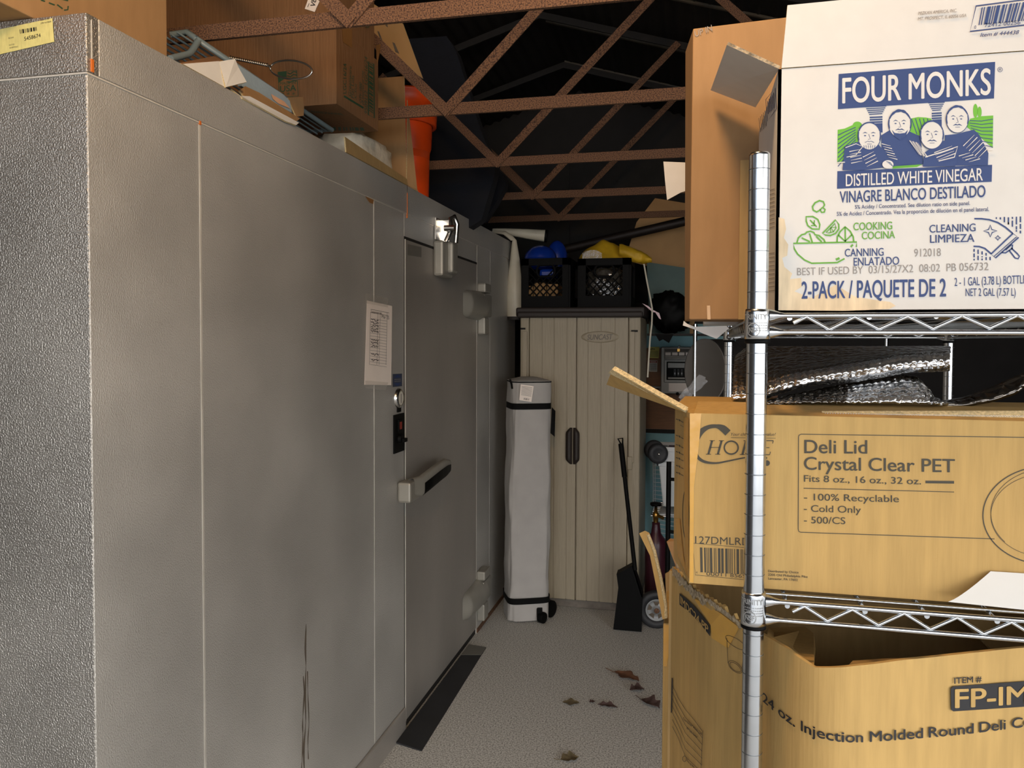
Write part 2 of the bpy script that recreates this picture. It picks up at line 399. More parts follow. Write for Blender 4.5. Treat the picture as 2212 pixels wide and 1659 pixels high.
# ================================================================== walk-in cooler
XW, CY0, CY1, CT, CB = -1.18, 1.326, 5.12, 2.295, 2.180
cool = thing('walk_in_cooler', 'big grey embossed metal walk-in cooler filling the left side', 'walk-in cooler', (XW, CY0, 0))
MB('gap').box(-3.2, XW-.004, CY0+.004, CY1-.004, .0, CT-.004).build('body', cool)
WP = Plane((XW, 0, 0), (1, 0, 0), (0, 1, 0)); EP = Plane((0, CY0, 0), (0, -1, 0), (1, 0, 0))
def wallY(px, py): return onX(px, py, XW).y
ys = [CY0, wallY(431, 270), wallY(808, 600), wallY(873, 600), wallY(1030, 700), wallY(1058, 800), CY1]
DT, DBm = onX(873, 516, XW).z, .03
def wpanel(y0, y1, z0, z1, name='wall_panel', m='cooler', par=cool, x=XW, extra=None):
    b = MB(m).box(x-.02, x, y0+.0015, y1-.0015, z0, z1)
    if extra: extra(b)
    return b.build(name, par, bevel=.0012)
def drip(b):
    for q, w in ((smooth([(661, 1348), (659.5, 1400), (660.5, 1440), (659, 1500), (660, 1560), (656, 1620), (657, 1665)]), [.8+3.2*abs(math.sin(k*.31)) for k in range(31)]), (smooth([(655, 1460), (656.5, 1500), (653.5, 1560), (654, 1600), (651, 1665)]), [1+1.6*abs(math.sin(k*.7)) for k in range(21)]), (smooth([(664, 1450), (665, 1500), (667, 1560), (665, 1600), (666, 1640)]), [.8+1.6*abs(math.sin(k*.5+1)) for k in range(21)])):
        b.stroke(WP, q, w, off=.0004, ink='grime')
wpanel(ys[0], ys[1], .0, CB-.004)
wpanel(ys[1], ys[2], .0, CB-.004, extra=drip)
wpanel(ys[2], ys[3], .0, CB-.004)
wpanel(ys[3], ys[4], DT+.012, CB-.004, name='door_header')
wpanel(ys[4], ys[5], .0, CB-.004)
wpanel(ys[5], ys[6], .0, CB-.004)
for y in (ys[1], ys[2], ys[4]+.001): MB('seam').box(XW-.01, XW+.0008, y-.0034, y+.0034, 0, CB-.004).build('seam_strip', cool)
MB('cooler_end_shaded').box(-3.2, XW-.0012, CY0, CY0+.02, 0, CB-.004).build('end_panel', cool, bevel=.0012)
# cap band round the top
b = MB('cooler_end_shaded').box(-3.2, XW+.003, CY0-.003, CY0+.03, CB, CT); b.use('cooler').box(XW-.03, XW+.003, CY0+.0302, CY1, CB, CT); b.build('cap_band', cool, bevel=.002)
MB('seam').box(-3.2, XW+.002, CY0-.002, CY0+.01, CB-.0045, CB-.001).box(XW-.01, XW+.002, CY0+.0102, CY1, CB-.0045, CB-.001).build('cap_trim', cool)
b = MB('seam'); y = wallY(195, 90); b.box(XW, XW+.0042, y-.001, y+.001, CB+.02, CT-.01); b.build('cap_joint', cool); b = MB('gap')
y2 = wallY(878, 420); b.use('gap').box(XW, XW+.0042, y2-.0012, y2+.0012, CB, CT); b.build('cap_joint', cool)
for q in ((XW, XW+.0055, y-.0035, y+.004, CB+.002, CB+.028), (XW-.001, XW+.003, ys[1]-.004, ys[1]+.004, CB-.008, CB+.002), (XW, XW+.005, y2-.002, y2+.003, CB-.02, CT-.03)):
    MB('sealant').box(*q).build('sealant_dab', cool, bevel=.001)
MB('tape_brown').poly(WP, [(788, 424), (807, 428), (806, 441), (798, 438)], .001).build('tape_residue', cool)
# baseboard lump near the door
MB('cooler_door').box(XW, XW+.012, ys[2]-.35, ys[3]-.01, 0, .10).build('kick_strip', cool, bevel=.004)
b = MB('rust').box(XW, XW+.006, ys[4]+.01, CY1, 0, .022); b.build('rusty_base_edge', cool)
# yellow delivery sticker on the end face
b = MB('yellow_label'); off = .0045
b.poly(EP, [(0, 66), (117, 41), (121, 92), (0, 120)], off)
b.bars(EP, (47, 66), (84, 60), (85, 68), (48, 75), 34, 3, off+.0003, 'black_ink')
b.text(EP, '5458674', (57, 90), (92, 82), (56.5, 82), .01, off=off+.0003)
for t, x, y in (('DATE', 30, 60), ('CUSTOMER', 92, 47), ('JOB NUMBER', 92, 54), ('BLANK', 23, 86), ('NOTES', 24, 101), ('SHIPPING', 25, 107)):
    b.text(EP, t, (x, y), (x+len(t)*2.3, y-len(t)*.4), (x, y-3), off=off+.0003, ink='brown_ink')
b.build('delivery_sticker', cool, label='yellow delivery sticker with bar code')
# door
d = wpanel(ys[3], ys[4], DBm, DT, 'door', 'cooler_door')
b = MB('gap').box(XW-.01, XW+.0006, ys[3], ys[4], DT, DT+.011).box(XW-.015, XW+.001, ys[3]-.003, ys[3]+.003, DBm, DT); b.build('door_gasket', cool)
b = MB('seam').box(XW-.005, XW+.0035, ys[3]+.004, ys[3]+.012, DBm, DT); b.build('edge_strip', d)
b = MB('steel_box').poly(WP, [(880, 527), (910, 534), (910, 556), (880, 551)], .001); b.build('nameplate', d)
# latch handle
h = thing_h = None
b = MB('grey_plastic')
p0 = onX(857, 1055, XW); p1 = onX(900, 1050, XW)
b.box(XW, XW+.055, p0.y-.02, p1.y-.01, 1.045-.06+.0, 1.045+.035)
hz = onX(880, 1054, XW).z
b = MB('grey_plastic').box(XW+.001, XW+.06, ys[3]-.085, ys[3]+.03, hz-.040, hz+.045)
lh = b.build('door_latch', cool, bevel=.010)
b = MB('chrome'); b.lathe([(0, .004), (.016, .004), (.018, 0)], (XW+.058, ys[3]-.03+.03, hz), (.6, -.8, 0)); b.build('lock_cylinder', lh)
sec = [(888, 1052, 36, .045), (908, 1050, 42, .062), (926, 1036, 42, .075), (946, 1020, 40, .075), (960, 1010, 38, .062), (968, 1006, 26, .040)]
def arm(u, v):
    k = min(4, int(u*5)); t = u*5-k; s0, s1 = sec[k], sec[k+1]; px, py, hp_, xo = [lerp(s0[i], s1[i], t) for i in range(4)]
    c = onX(px, py, XW+xo); hh_ = hp_*.5*(c-CAM).length/F; a = 2*math.pi*v
    return c+Vector((.016*math.copysign(abs(math.cos(a))**.6, math.cos(a)), 0, hh_*math.copysign(abs(math.sin(a))**.6, math.sin(a))))
b = MB('grey_plastic'); b.smooth = True; b.grid(lambda u, v: arm(v, u), 24, 20, closed=True); b.add([arm(1, k/24) for k in range(24)], [tuple(range(24))]); b.build('handle', lh)
b = MB('black_plastic'); b.smooth = True; b.grid(lambda u, v: arm(.22+v*.76, lerp(.76, 1.02, u))+Vector((.0015, -.001, 0)), 10, 14); b.build('grip_insert', lh, label='black inner side of the latch handle')
# closer at top of the door
hp = onX(950, 545, XW)
b = MB('grey_plastic').box(XW, XW+.05, hp.y-.10, hp.y+.055, hp.z-.12, hp.z+.045).box(XW+.04, XW+.075, hp.y-.03, hp.y+.055, hp.z-.10, hp.z+.045)
cl = b.build('door_closer', cool, bevel=.012)
b = MB('chrome').box(XW+.005, XW+.012, hp.y-.09, hp.y+.02, hp.z+.05, hp.z+.15).box(XW+.012, XW+.045, hp.y+.0, hp.y+.008, hp.z+.05, hp.z+.15)
b.tube([(XW+.03, hp.y+.0, hp.z+.05), (XW+.05, hp.y+.01, hp.z+.10), (XW+.045, hp.y+.02, hp.z+.16), (XW+.055, hp.y+.05, hp.z+.175), (XW+.065, hp.y+.065, hp.z+.14), (XW+.06, hp.y+.06, hp.z+.05)], .012, 8)
b.cyl((XW+.03, hp.y-.02, hp.z+.11), (XW+.08, hp.y-.02, hp.z+.11), .014); b.build('closer_hook', cl, label='bright chrome hook of the door closer')
# strap hinges
for (px, py) in ((1032, 672), (1025, 1298)):
    q = onX(px, py, XW); yh = ys[4]
    b = MB('grey_plastic')
    b.box(XW, XW+.045, yh+.0, yh+.16, q.z-.03, q.z+.095)
    b.box(XW, XW+.05, yh+.0, yh+.13, q.z+.103, q.z+.155)
    b.box(XW, XW+.045, yh+.01, yh+.10, q.z-.13, q.z-.035)
    pr = [(yh-.27, .0, .066), (yh-.22, .044, .086), (yh-.05, .056, .094), (yh+.05, .060, .096)]
    b.grid(lambda u, v: (lambda a, c, t: Vector((XW+lerp(a[1], c[1], t)*math.sin(u*math.pi)+.001, lerp(a[0], c[0], t), q.z+.03+lerp(a[2], c[2], t)*-math.cos(u*math.pi)*.85)))(*(lambda k: (pr[min(2, int(k))], pr[min(2, int(k))+1], k-min(2, int(k))))(v*3)), 10, 12)
    b.build('hinge', cool, bevel=.008)
# thermometer, switch and warning label on the jamb
b = MB('chrome'); c = onX(860, 860, XW); b.lathe([(0, .012), (.028, .012), (.034, .014), (.040, .008), (.042, 0)], c, (1, 0, 0), 28)
b.use('glass').lathe([(0, .0128), (.028, .0128)], c, (1, 0, 0), 24); b.use('black_ink').box(c.x+.013, c.x+.0135, c.y-.002, c.y+.002, c.z-.02, c.z+.018)
b.build('thermometer', cool, label='round chrome dial thermometer')
b = MB('black_plastic'); c = onX(860, 932, XW)
b.box(XW, XW+.006, c.y-.055, c.y+.055, c.z-.085, c.z+.072).box(XW, XW+.006, c.y-.016, c.y+.02, c.z+.08, c.z+.11)
b.box(XW+.006, XW+.012, c.y-.02, c.y+.02, c.z+.0, c.z+.05).box(XW+.006, XW+.026, c.y+.0, c.y+.04, c.z-.045, c.z-.03); b.lathe([(0, .012), (.018, .012), (.02, 0)], (XW+.006, c.y, c.z-.03), (1, 0, 0), 16)
b.use('sticker_red').box(XW+.0122, XW+.0126, c.y-.012, c.y+.012, c.z+.01, c.z+.04)
b.build('light_switch', cool, bevel=.003)
b = MB('navy_label').poly(WP, [(848, 808), (868, 807), (868, 834), (848, 836)], .001)
b.poly(WP, [(850, 816), (858, 809), (867, 815)], .0015, 'blue_ink').poly(WP, [(850, 828), (858, 834), (867, 827)], .0015, 'blue_ink').stroke(WP, [(851, 820), (865, 819)], 1.2, off=.0016, ink='grey_ink').stroke(WP, [(851, 824), (865, 823)], 1.2, off=.0016, ink='grey_ink')
b.build('warning_label', cool)
# taped temperature sheet
b = MB('paper'); o = .002
b.plate([WP.pos(*WP.hit(*q), .004) for q in ((791, 649), (845, 661), (843, 832), (785, 831))], .0006)
for q in ([(798, 668), (838, 676), (837, 682), (798, 675)],): b.stroke(WP, q, .8, True, off=.0046, ink='brown_ink')
for i in range(17):
    y = 690+i*6.2; b.stroke(WP, [(797, y-2), (833, y+3.5)], .7, off=.0046, ink='grey_ink')
for x in (797, 813, 818, 833): b.stroke(WP, [(x+1, 675), (x-1.5, 788)], .7, off=.0046, ink='grey_ink')
rd = random.Random(4)
for i in list(range(0, 5))+list(range(7, 10))+[12, 14]:
    y = 691+i*6.2
    b.stroke(WP, [(799+k*1.6, y+k*.15+rd.uniform(-2.4, 2.4)) for k in range(11)], 1.4, off=.0048, ink='black_ink')
b.text(WP, 'Mar 25', (822, 687), (838, 690), (822, 680), off=.0048, ink='black_ink')
b.text(WP, 'Temperature Log', (799, 675), (822, 678), (799, 671), off=.0048, ink='black_ink')
b.use('clear_tape').poly(WP, [(786, 633), (836, 645), (835, 664), (787, 655)], .0052).poly(WP, [(786, 822), (836, 826), (830, 843), (786, 838)], .0052)
tag(b.build('paper_sheet'), 'white paper log sheet taped to the cooler wall left of the door', 'paper')
# rubber threshold ramp
b = MB('black_rubber'); A = onZ(866, 1604, .012); B = onZ(1017, 1392, .012); Cc = onZ(1050, 1398, .004); Dd = onZ(911, 1621, .004)
A.x = B.x = XW+.013; b.plate([A, B, Cc, Dd], .006, Vector((0, 0, 1))); b.use('steel_box').plate([lerp(B, A, .14)+Vector((0, 0, .001)), B+Vector((0, 0, .001)), Cc+Vector((0, 0, .001)), lerp(Cc, Dd, .1)+Vector((0, 0, .001))], .0008, Vector((0, 0, 1)))
tag(b.build('threshold_strip'), 'black rubber ramp strip on the floor along the cooler door', 'threshold strip')

# ================================================================== things on top of the cooler
def rest(pts): return pts
# big brown box at the near corner, overhanging the end
XB = -1.305
pf = onX(361, 60, XB).y
r = thing('cardboard_box', 'big plain brown cardboard box at the near corner of the cooler top', 'box', (XB, CY0, CT))
BP = Plane((XB, 0, 0), (1, 0, 0), (0, 1, 0))
b = MB('brown').box(-2.1, XB, .62, pf, CT+.001, 2.86)
for q in ([(88, 0), (97, 3)], [(105, 6), (118, 11)], [(123, 10), (135, 19)], [(138, 22), (146, 21), (147, 13)]): b.stroke(BP, q, 3, ink='dgreen_ink')
b.poly(BP, [(126, -14), (147, -8), (147, 3), (134, 0)], ink='dgreen_ink')
b.build('body', r, bevel=.003)
b = MB('kraft_edge'); q = onX(0, 2, XB); q2 = onX(87, 33, XB); b.tube([(XB-.004, .7, CT+.004), (XB-.004, CY0, CT+.004)], .003, 6); b.build('bottom_flap_edge', r)

# grey coated wire rack lying along the edge
A = onX(424, 84, -1.30); B = onX(717, 281, -1.25); dv = (B-A)
r = thing('wire_rack', 'grey plastic-coated wire rack lying tilted along the cooler top edge', 'rack', (A.x, A.y, CT))
A0 = A-dv*.02
Lf = onX(368, 127, -1.26); Lt = onX(368, 75, -1.40)
b = MB('rack'); b.tube([B, lerp(A, B, .5), A, onX(405, 70, -1.36), Lt], .0085, 10)
b.tube([A+Vector((0, .01, 0)), onX(416, 108, -1.29), onX(408, 117, -1.28), Lf], .0085, 10)
b.tube([B, B+Vector((-.5, -.02, -.004))], .006, 8); b.build('rim', r)
b = MB('rack')
for k in range(1, 10):
    o = Vector((-.019*k, 0, -.0035*k)); b.tube([A+o-dv.normalized()*.05, B+o], .003, 6)
b.build('rods', r, kind='stuff')
# twisted wire tool poking out of the rack
yT = 2.17
r = thing('wire_skimmer', 'twisted wire handle with an oval loop sticking out of the rack', 'wire tool', tuple(onY(580, 141, yT)))
pa, pb = onY(496, 124, yT-.05), onY(580, 141, yT)
b = MB('wire')
for ph in (0, math.pi):
    b.tube([lerp(pa, pb, t/60)+Vector((0, math.cos(t*.95+ph), math.sin(t*.95+ph)))*.0035 for t in range(61)], .0026, 6)
b.build('handle', r)
b = MB('wire'); b.tube([pb]+[onY(629+45*math.cos(a), 150.5+20*math.sin(a)+6*math.cos(a)*.5, yT+.01) for a in [math.pi*(1.08+2*k/30*.96) for k in range(31)]]+[pb], .0028, 8); b.build('loop', r)

# greenware carton
gz = 2.41
g0 = onZ(727, 224, gz); gx, gy = g0.x, g0.y; g1 = onX(817, 281, gx)
gyb = g1.y
r = thing('cardboard_box', 'brown lid carton with dark green print and a flag stamp, behind the wire rack', 'box', (gx, gy, gz))
GF = Plane((gx, gy, gz), (0, -1, 0), (1, 0, 0)); GR = Plane((gx, gy, gz), (1, 0, 0), (0, 1, 0)); GB = Plane((gx, gy, gz), (0, 0, -1), (1, 0, 0))
zt = onY(729, 52, gy).z
b = MB('dbrown').box(gx-.85, gx, gy, gyb, gz, zt)
# flag stamp
S = lambda x, y: (340+x/3.687, y/3.687)
b.stroke(GF, [S(960, 575), S(1110, 560), S(1122, 765), S(972, 775)], 1.6, True, ink='dgreen_ink')
b.poly(GF, [S(962, 577), S(1030, 569), S(1030, 615), S(968, 660)], ink='dgreen_ink')
for k in range(4):
    o = k*24; b.stroke(GF, [S(1035, 580+o), S(1060, 590+o*.9), S(1085, 570+o), S(1110, 575+o)], 2.4, off=.0006, ink='dgreen_ink')
b.text(GF, 'MADE IN', S(977, 677), S(1100, 668), S(977, 655), .02, ink='dgreen_ink')
b.text(GF, 'USA', S(978, 733), S(1105, 722), S(978, 686), .03, ink='dgreen_ink')
for k in range(3): b.text(GF, '*', S(990+k*42, 770), S(1012+k*42, 768), S(990+k*42, 740), .02, ink='dgreen_ink')
# print on the narrow side (reads upward)
def up(t, a, e, side, bold=.0): b.text(GR, t, S(*a), S(*e), S(*side), bold, ink='dgreen_ink')
up('LGC16/24', (1503, 745), (1505, 508), (1478, 745), .015)
up('Greenware', (1540, 770), (1545, 530), (1520, 760)); up('Flat Lids', (1562, 785), (1565, 605), (1540, 775)); up('X-Slot', (1585, 800), (1587, 672), (1568, 785))
up('QTY: 1000', (1628, 822), (1628, 665), (1608, 810), .01); up('10 Sleeves of 100', (1642, 835), (1642, 570), (1630, 828), .01)
up('9509112   LGC16/24', (1672, 912), (1672, 460), (1648, 900))
b.stroke(GR, [S(1485, 765), S(1640, 860)], 4, ink='dgreen_ink')
b.stroke(GR, [S(1680, 490), S(1722, 510), S(1727, 940), S(1680, 915)], 2.4, True, ink='dgreen_ink')
b.bars(GR, S(1686, 500), S(1686, 880), S(1718, 905), S(1716, 520), 46, 6, ink='dgreen_ink')
b.ell(GR, S(1672, 195), 4.5, 6, ink='dgreen_ink', w=1.6)
b.use('dbrown'); b.text(GB, 'GREENWARE', S(1215, 880), S(1465, 902), S(1240, 895), .02, ink='dgreen_ink')
b.bars(GB, S(1400, 1010), S(1640, 1015), S(1650, 1040), S(1400, 1040), 24, 5, ink='dgreen_ink')
b.build('body', r, bevel=.003)
MB('tape_brown').poly(GR, [S(1465, 190), S(1545, 190), S(1548, 385), S(1475, 335)], .0015).build('tape_strip', r)
b = MB('tape_brown').poly(GR, [S(1735, 360), S(1772, 350), S(1765, 420), S(1742, 530)], .003); b.build('tape_strip', r)
# darker box stacked above, behind the first truss
r = thing('cardboard_box', 'dark brown ribbed box with a white tag, stacked behind the first truss', 'box', (gx, gy, zt))
b = MB('dbrown').box(gx-.87, gx-.005, gy-.012, gyb-.02, zt+.002, zt+.24); b.build('body', r, bevel=.003)
UF = Plane((gx, gy-.012, zt), (0, -1, 0), (1, 0, 0))
b = MB('paper'); b.poly(UF, [S(1215, -40), S(1310, -20), S(1255, 97), S(1176, 72)], .002)
b.text(UF, 'V8', S(1258, 62), S(1270, 0), S(1222, 48), .03, off=.003, ink='black_ink').stroke(UF, [S(1268, 72), S(1300, 5)], .8, off=.003, ink='grey_ink').stroke(UF, [S(1200, 60), S(1212, 30)], 1.2, off=.003, ink='black_ink'); b.build('paper_tag', r)
# torn white carton with pad
r0 = onX(560, 200, -1.2); r = thing('torn_carton', 'torn white-faced carton pieces lying open on the cooler edge', 'carton', (r0.x, r0.y, CT))
def sl(b, pts, t=.005, edge='kraft_edge'): return b.plate([onX(x, y, X) for x, y, X in pts], t, edge=edge)
sl(MB('white_card'), [(395, 138, -1.20), (473, 132, -1.20), (489, 187, -1.178), (486, 188, -1.178)]).build('side_panel', r)
sl(MB('white_card'), [(473, 133, -1.20), (508, 127, -1.19), (515, 145, -1.185), (533, 177, -1.17), (488, 188, -1.172)]).build('torn_flap', r)
sl(MB('dbrown'), [(388, 136, -1.215), (462, 121, -1.27), (482, 131, -1.21), (400, 141, -1.21)]).build('upper_flap', r)
sl(MB('brown'), [(517, 195, -1.21), (530, 186, -1.22), (560, 200, -1.22), (648, 256, -1.21), (640, 262, -1.19), (528, 208, -1.19)]).build('inner_panel', r)
sl(MB('brown'), [(622, 211, -1.25), (655, 209, -1.25), (658, 215, -1.25), (656, 250, -1.24), (640, 252, -1.24)]).build('end_tab', r)
sl(MB('white_card'), [(500, 192, -1.19), (520, 207, -1.185), (540, 208, -1.18), (646, 265, -1.172), (640, 270, -1.168), (618, 262, -1.168), (525, 212, -1.172)]).build('front_strip', r)
r = MB('blue_pad'); a = [onX(x, y, -1.235) for x, y in ((514, 140), (612, 204), (626, 218), (631, 244), (560, 205), (522, 186))]
r.plate(a, .012); PP = Plane(a[0], (a[1]-a[0]).cross(a[4]-a[0]) if (a[1]-a[0]).cross(a[4]-a[0]).dot(CAM-a[0]) > 0 else -(a[1]-a[0]).cross(a[4]-a[0]))
r.poly(PP, [(584, 203), (612, 219), (626, 235), (600, 224), (588, 214)], .0025, 'orange_label'); tag(r.build('cooling_pad', bevel=.004), 'pale blue padded pouch with an orange label inside the torn white carton', 'pad')
# open tan tray box with a bag
yq = 3.12; q = onY(878, 372, yq); xr_ = q.x
r = thing('open_box', 'open tan cardboard box past the green-printed carton, end panel facing out', 'box', (xr_, yq, CT))
zt2 = onY(866, 165, yq).z
T = lambda x, y: (640+x/3.687, y/3.687)
MB('brown').plate([(xr_-.9, yq, CT+.004), (xr_, yq, CT+.006), (onY(873, 165, yq).x, yq, zt2), (xr_-.9, yq, zt2)], .005, edge='kraft_edge').build('end_panel', r)
MB('brown').box(xr_-.9, -1.2, 2.5, yq-.004, CT+.001, CT+.006).build('bottom_panel', r)
MB('kraft_inside').plate([(-1.185, 2.52, CT+.007), (-1.185, yq-.002, CT+.007), (-1.19, yq-.002, CT+.035), (-1.19, 2.52, CT+.06)], .005, edge='kraft_edge').build('side_flap', r)
MB('brown').plate([(xr_+.002, yq, CT-.05+.06), (xr_+.035, yq+.05, CT-.01), (xr_+.03, yq+.05, CT+.0), (xr_+.005, yq+.0, zt2-.1)], .004, edge='kraft_edge').build('corner_flap', r)
r = MB('bag_film', ); r.smooth = True
c0 = onY(785, 312, 2.85)
cc = Vector((c0.x-.03, 2.85, CT+.078))
r.grid(lambda u, v: cc+Vector(((math.copysign(abs(math.cos(2*math.pi*u))**.45, math.cos(2*math.pi*u)))*.095*math.sin(math.pi*v)**.35, math.copysign(abs(math.sin(2*math.pi*u))**.5, math.sin(2*math.pi*u))*.19*math.sin(math.pi*v)**.35, -.06*math.copysign(abs(math.cos(math.pi*v))**.6, math.cos(math.pi*v))))*(1+.10*nz(math.cos(6.28*u), math.sin(6.28*u), v*2, 4.1)), 40, 18, closed=True)
tag(r.build('plastic_bag'), 'crinkled clear plastic bag of cups inside the open tan box', 'bag')
# torn flat cardboard sheet with holes
ys_ = 3.0
b = MB('ply'); b.plate([onY(x, y, ys_) for x, y in (T(600, 20), T(660, 60), T(800, 155), T(850, 190), T(1008, 625), T(850, 520), T(650, 380), T(600, 330))], .005, edge='kraft_edge')
SP = Plane((0, ys_, 0), (0, -1, 0), (1, 0, 0))
for q in ([(700, 165), (722, 165), (730, 220), (712, 205)], [(645, 248), (660, 252), (690, 330), (672, 320)], [(765, 335), (785, 345), (822, 430), (790, 415)]): b.poly(SP, [T(*p) for p in q], .001, 'grime')
tag(b.build('cardboard_sheet'), 'pale torn cardboard sheet with slits standing behind the cartons', 'cardboard sheet')
# orange bucket
yo = 3.45; cb = onY(893, 402, yo); tb = onY(893, 205, yo)
r = thing('bucket', 'orange plastic bucket at the end of the boxes on the cooler', 'bucket', (cb.x-.03, yo, CT))
hh = tb.z-CT; cx = cb.x-.045
MB('orange').lathe([(.0, .0), (.112, 0), (.114, .02), (.118, hh*.45), (.126, hh*.5), (.129, hh*.62), (.133, hh*.95), (.128, hh*.95), (.112, .05), (0, .05)], (cx, yo, CT+.002), seg=32).build('body', r)
MB('orange').lathe([(.134, hh*.70), (.15, hh*.70), (.153, hh*.80), (.142, hh*.82), (.142, hh*.97), (.148, hh*.98), (.146, hh), (.13, hh)], (cx, yo, CT+.002), seg=32).build('rim', r)
# navy ribbed mats
def blob_slab(name, pxs, y, t, label, cat):
    b = MB('navy'); b.plate([onY(x, z, y) for x, z in pxs], t); return tag(b.build(name, bevel=.02), label, cat)
blob_slab('ribbed_mat', [(880, 84), (965, 78), (985, 110), (1010, 190), (1030, 255), (1050, 310), (1072, 350), (1066, 385), (1040, 475), (1000, 500), (905, 430)], 4.0, .09, 'dark navy ribbed mat standing on the cooler behind the orange bucket', 'mat')
blob_slab('ribbed_mat', [(1060, 350), (1086, 375), (1093, 398), (1070, 440), (1045, 478), (1030, 470), (1040, 400)], 4.4, .08, 'smaller navy ribbed mat behind the tall one, right edge peeping out', 'mat')
# white vinyl tube folded over the far edge of the cooler
yv = 4.95
e0 = onY(1064, 497, yv); e1 = onY(1181, 510, 5.0); fd = onY(1111, 519, yv-.03); e2 = onY(1112, 688, yv-.02)
r = thing('vinyl_sleeve', 'folded white vinyl sleeve hanging over the far top edge of the cooler', 'sleeve', tuple(e0))
k = 1680/5.0
b = MB('vinyl'); n = 12
b.tube([lerp(e0, e1, t/n) for t in range(n+1)], .03, 16, radii=[lerp(.010, .040, (t/n)**.7) for t in range(n+1)]); b.use('black_plastic').tube([e1-(e1-e0).normalized()*.012, e1+(e1-e0).normalized()*.004], .042, 16); b.build('rolled_end', r)
b = MB('vinyl')
pth = [e0+Vector((.0, -.02, -.012)), onY(1090, 503, yv-.03), fd, onY(1112, 560, yv-.03), onY(1111, 620, yv-.03), e2]
rad = [.008, .012, .014, .032, .052, .068]
def cone(u, v):
    i = min(4, int(v*5)); t = v*5-i; c = lerp(pth[i], pth[i+1], t); w = lerp(rad[i], rad[i+1], t); a = u*2*math.pi
    if i < 2: return c+Vector((math.cos(a)*.008, math.sin(a)*.012, math.sin(a+1)*w))
    return c+Vector((math.cos(a)*w*(1+.06*math.sin(3*a)), math.sin(a)*w*.7, 0))
b.smooth = True; b.grid(cone, 20, 25, closed=True); b.build('hanging_end', r)
b = MB('lid_brown'); b.smooth = True; b.grid(lambda u, v: e2+Vector((math.cos(u*6.2832)*.070*(1+.06*math.sin(3*u*6.2832)), math.sin(u*6.2832)*.048, .012-.02*v)), 20, 1, closed=True); b.build('hem', r)

# ================================================================== resin cabinet at the back
YC = 4.69
cab0 = onY(1243, 1300, YC); xL = onY(1123, 800, YC).x; xR = onY(1383, 800, YC).x
zb = onY(1245, 1298, YC).z; ztp = onY(1245, 684, YC).z; zlid = onY(1245, 664, YC).z
MBc = MB('concrete_block').box(xL+.14, xR+.0, YC+.03, YC+.65, 0, zb-.001); tag(MBc.build('concrete_slab', bevel=.006), 'stained flat concrete slab under the beige cabinet', 'slab')
cabn = thing('storage_cabinet', 'tall beige plastic two-door storage cabinet with dark brown top', 'cabinet', (xL, YC, zb))
b = MB('beige').box(xL, xR, YC+.025, YC+.62, zb, ztp); b.box(xL, onY(1142, 800, YC).x, YC+.006, YC+.03, zb, ztp).box(onY(1357, 800, YC).x, xR, YC+.006, YC+.03, zb, ztp)
b.build('body', cabn, bevel=.008)
CF = Plane((0, YC, 0), (0, -1, 0), (1, 0, 0))
def cx_(px): return onY(px, 900, YC).x
def door(x0, x1, gro):
    b = MB('beige'); d = .0; zs = (zb+.005, ztp-.004); e = sorted([x0]+gro+[x1])
    for a, c in zip(e, e[1:]): b.box(a+.002, c-.002, YC, YC+.022, *zs)
    b.box(x0+.003, x1-.003, YC+.004, YC+.024, zs[0]+.002, zs[1]-.002)
    return b
xm = cx_(1245)
dl = door(cx_(1143), xm-.002, [cx_(x) for x in (1170, 1196, 1224)]).build('door', cabn, bevel=.002)
dr_ = door(xm+.002, cx_(1356), [cx_(x) for x in (1269, 1297, 1327)])
dr = dr_.build('door', cabn, bevel=.002)
b = MB('beige'); c = CF.hit(1296, 728); 
bx, bz = onY(1296, 728, YC).x, onY(1296, 728, YC).z
b.grid(lambda u, v: Vector((bx+.118*math.cos(6.2832*u)*(v if v > 0 else 0), YC-.009*(1-.2*v*v) if v < .95 else YC+.002, bz+.036*math.sin(6.2832*u)*v)), 40, 8, closed=True)
b.ell(CF, (1296, 728), 33, 9.5, .0092, 'beige', w=1.2)
b.text(CF, 'SUNCAST', (1269, 734), (1324, 733), (1269, 723), .03, .2, off=.011, ink='concrete_block'); b.build('badge', dr, label='raised oval badge')
for sgn in (-1, 1):
    b = MB('lid_brown'); hx, hz_ = onY(1238.5, 963, YC).x, onY(1238.5, 963, YC).z
    a0, a1 = (0.012, .034) if sgn > 0 else (-.034, .0)
    x0 = xm-.02; 
    def hp_(u, v, sgn=sgn): 
        zz_ = lerp(-.112, .112, v); w = .040*min(1, (1-abs(zz_)/.118)*3.2)**.6; return Vector((xm-.02+sgn*(.003+w*u), YC-.004-.026*math.sin(math.pi*(.15+.7*u))*min(1, (1-abs(zz_)/.118)*4), hz_+zz_))
    b.smooth = True; b.grid(hp_, 8, 16); b.build('door_pull', dl if sgn < 0 else dr, label='dark brown half-oval pull')
b = MB('lid_brown')
lx0, lx1 = onY(1130, 675, YC).x, onY(1404, 675, YC).x-.03
b.box(lx0-.04, lx1, YC-.03, YC+.64, ztp, zlid).box(lx0-.03, lx1-.01, YC-.045, YC, ztp-.006, ztp+.03); b.build('top', cabn, bevel=.01)
b = MB('beige'); 
for px, p1, p2 in ((1133, 715, 1310), (1364, 716, 1000)): b.box(cx_(px)-.016, cx_(px)+.016, YC-.006, YC+.01, onY(px, p2, YC).z, onY(px, p1, YC).z)
b.build('hinge_post', cabn, bevel=.004)
MB('gap').box(cx_(1124), cx_(1134), YC-.004, YC+.01, onY(1130, 712, YC).z, onY(1130, 708, YC).z).build('hinge_slot', cabn); b = MB('gap').box(cx_(1362), cx_(1376), YC-.004, YC+.01, onY(1368, 717, YC).z, onY(1368, 713, YC).z); b.build('hinge_slot', cabn)
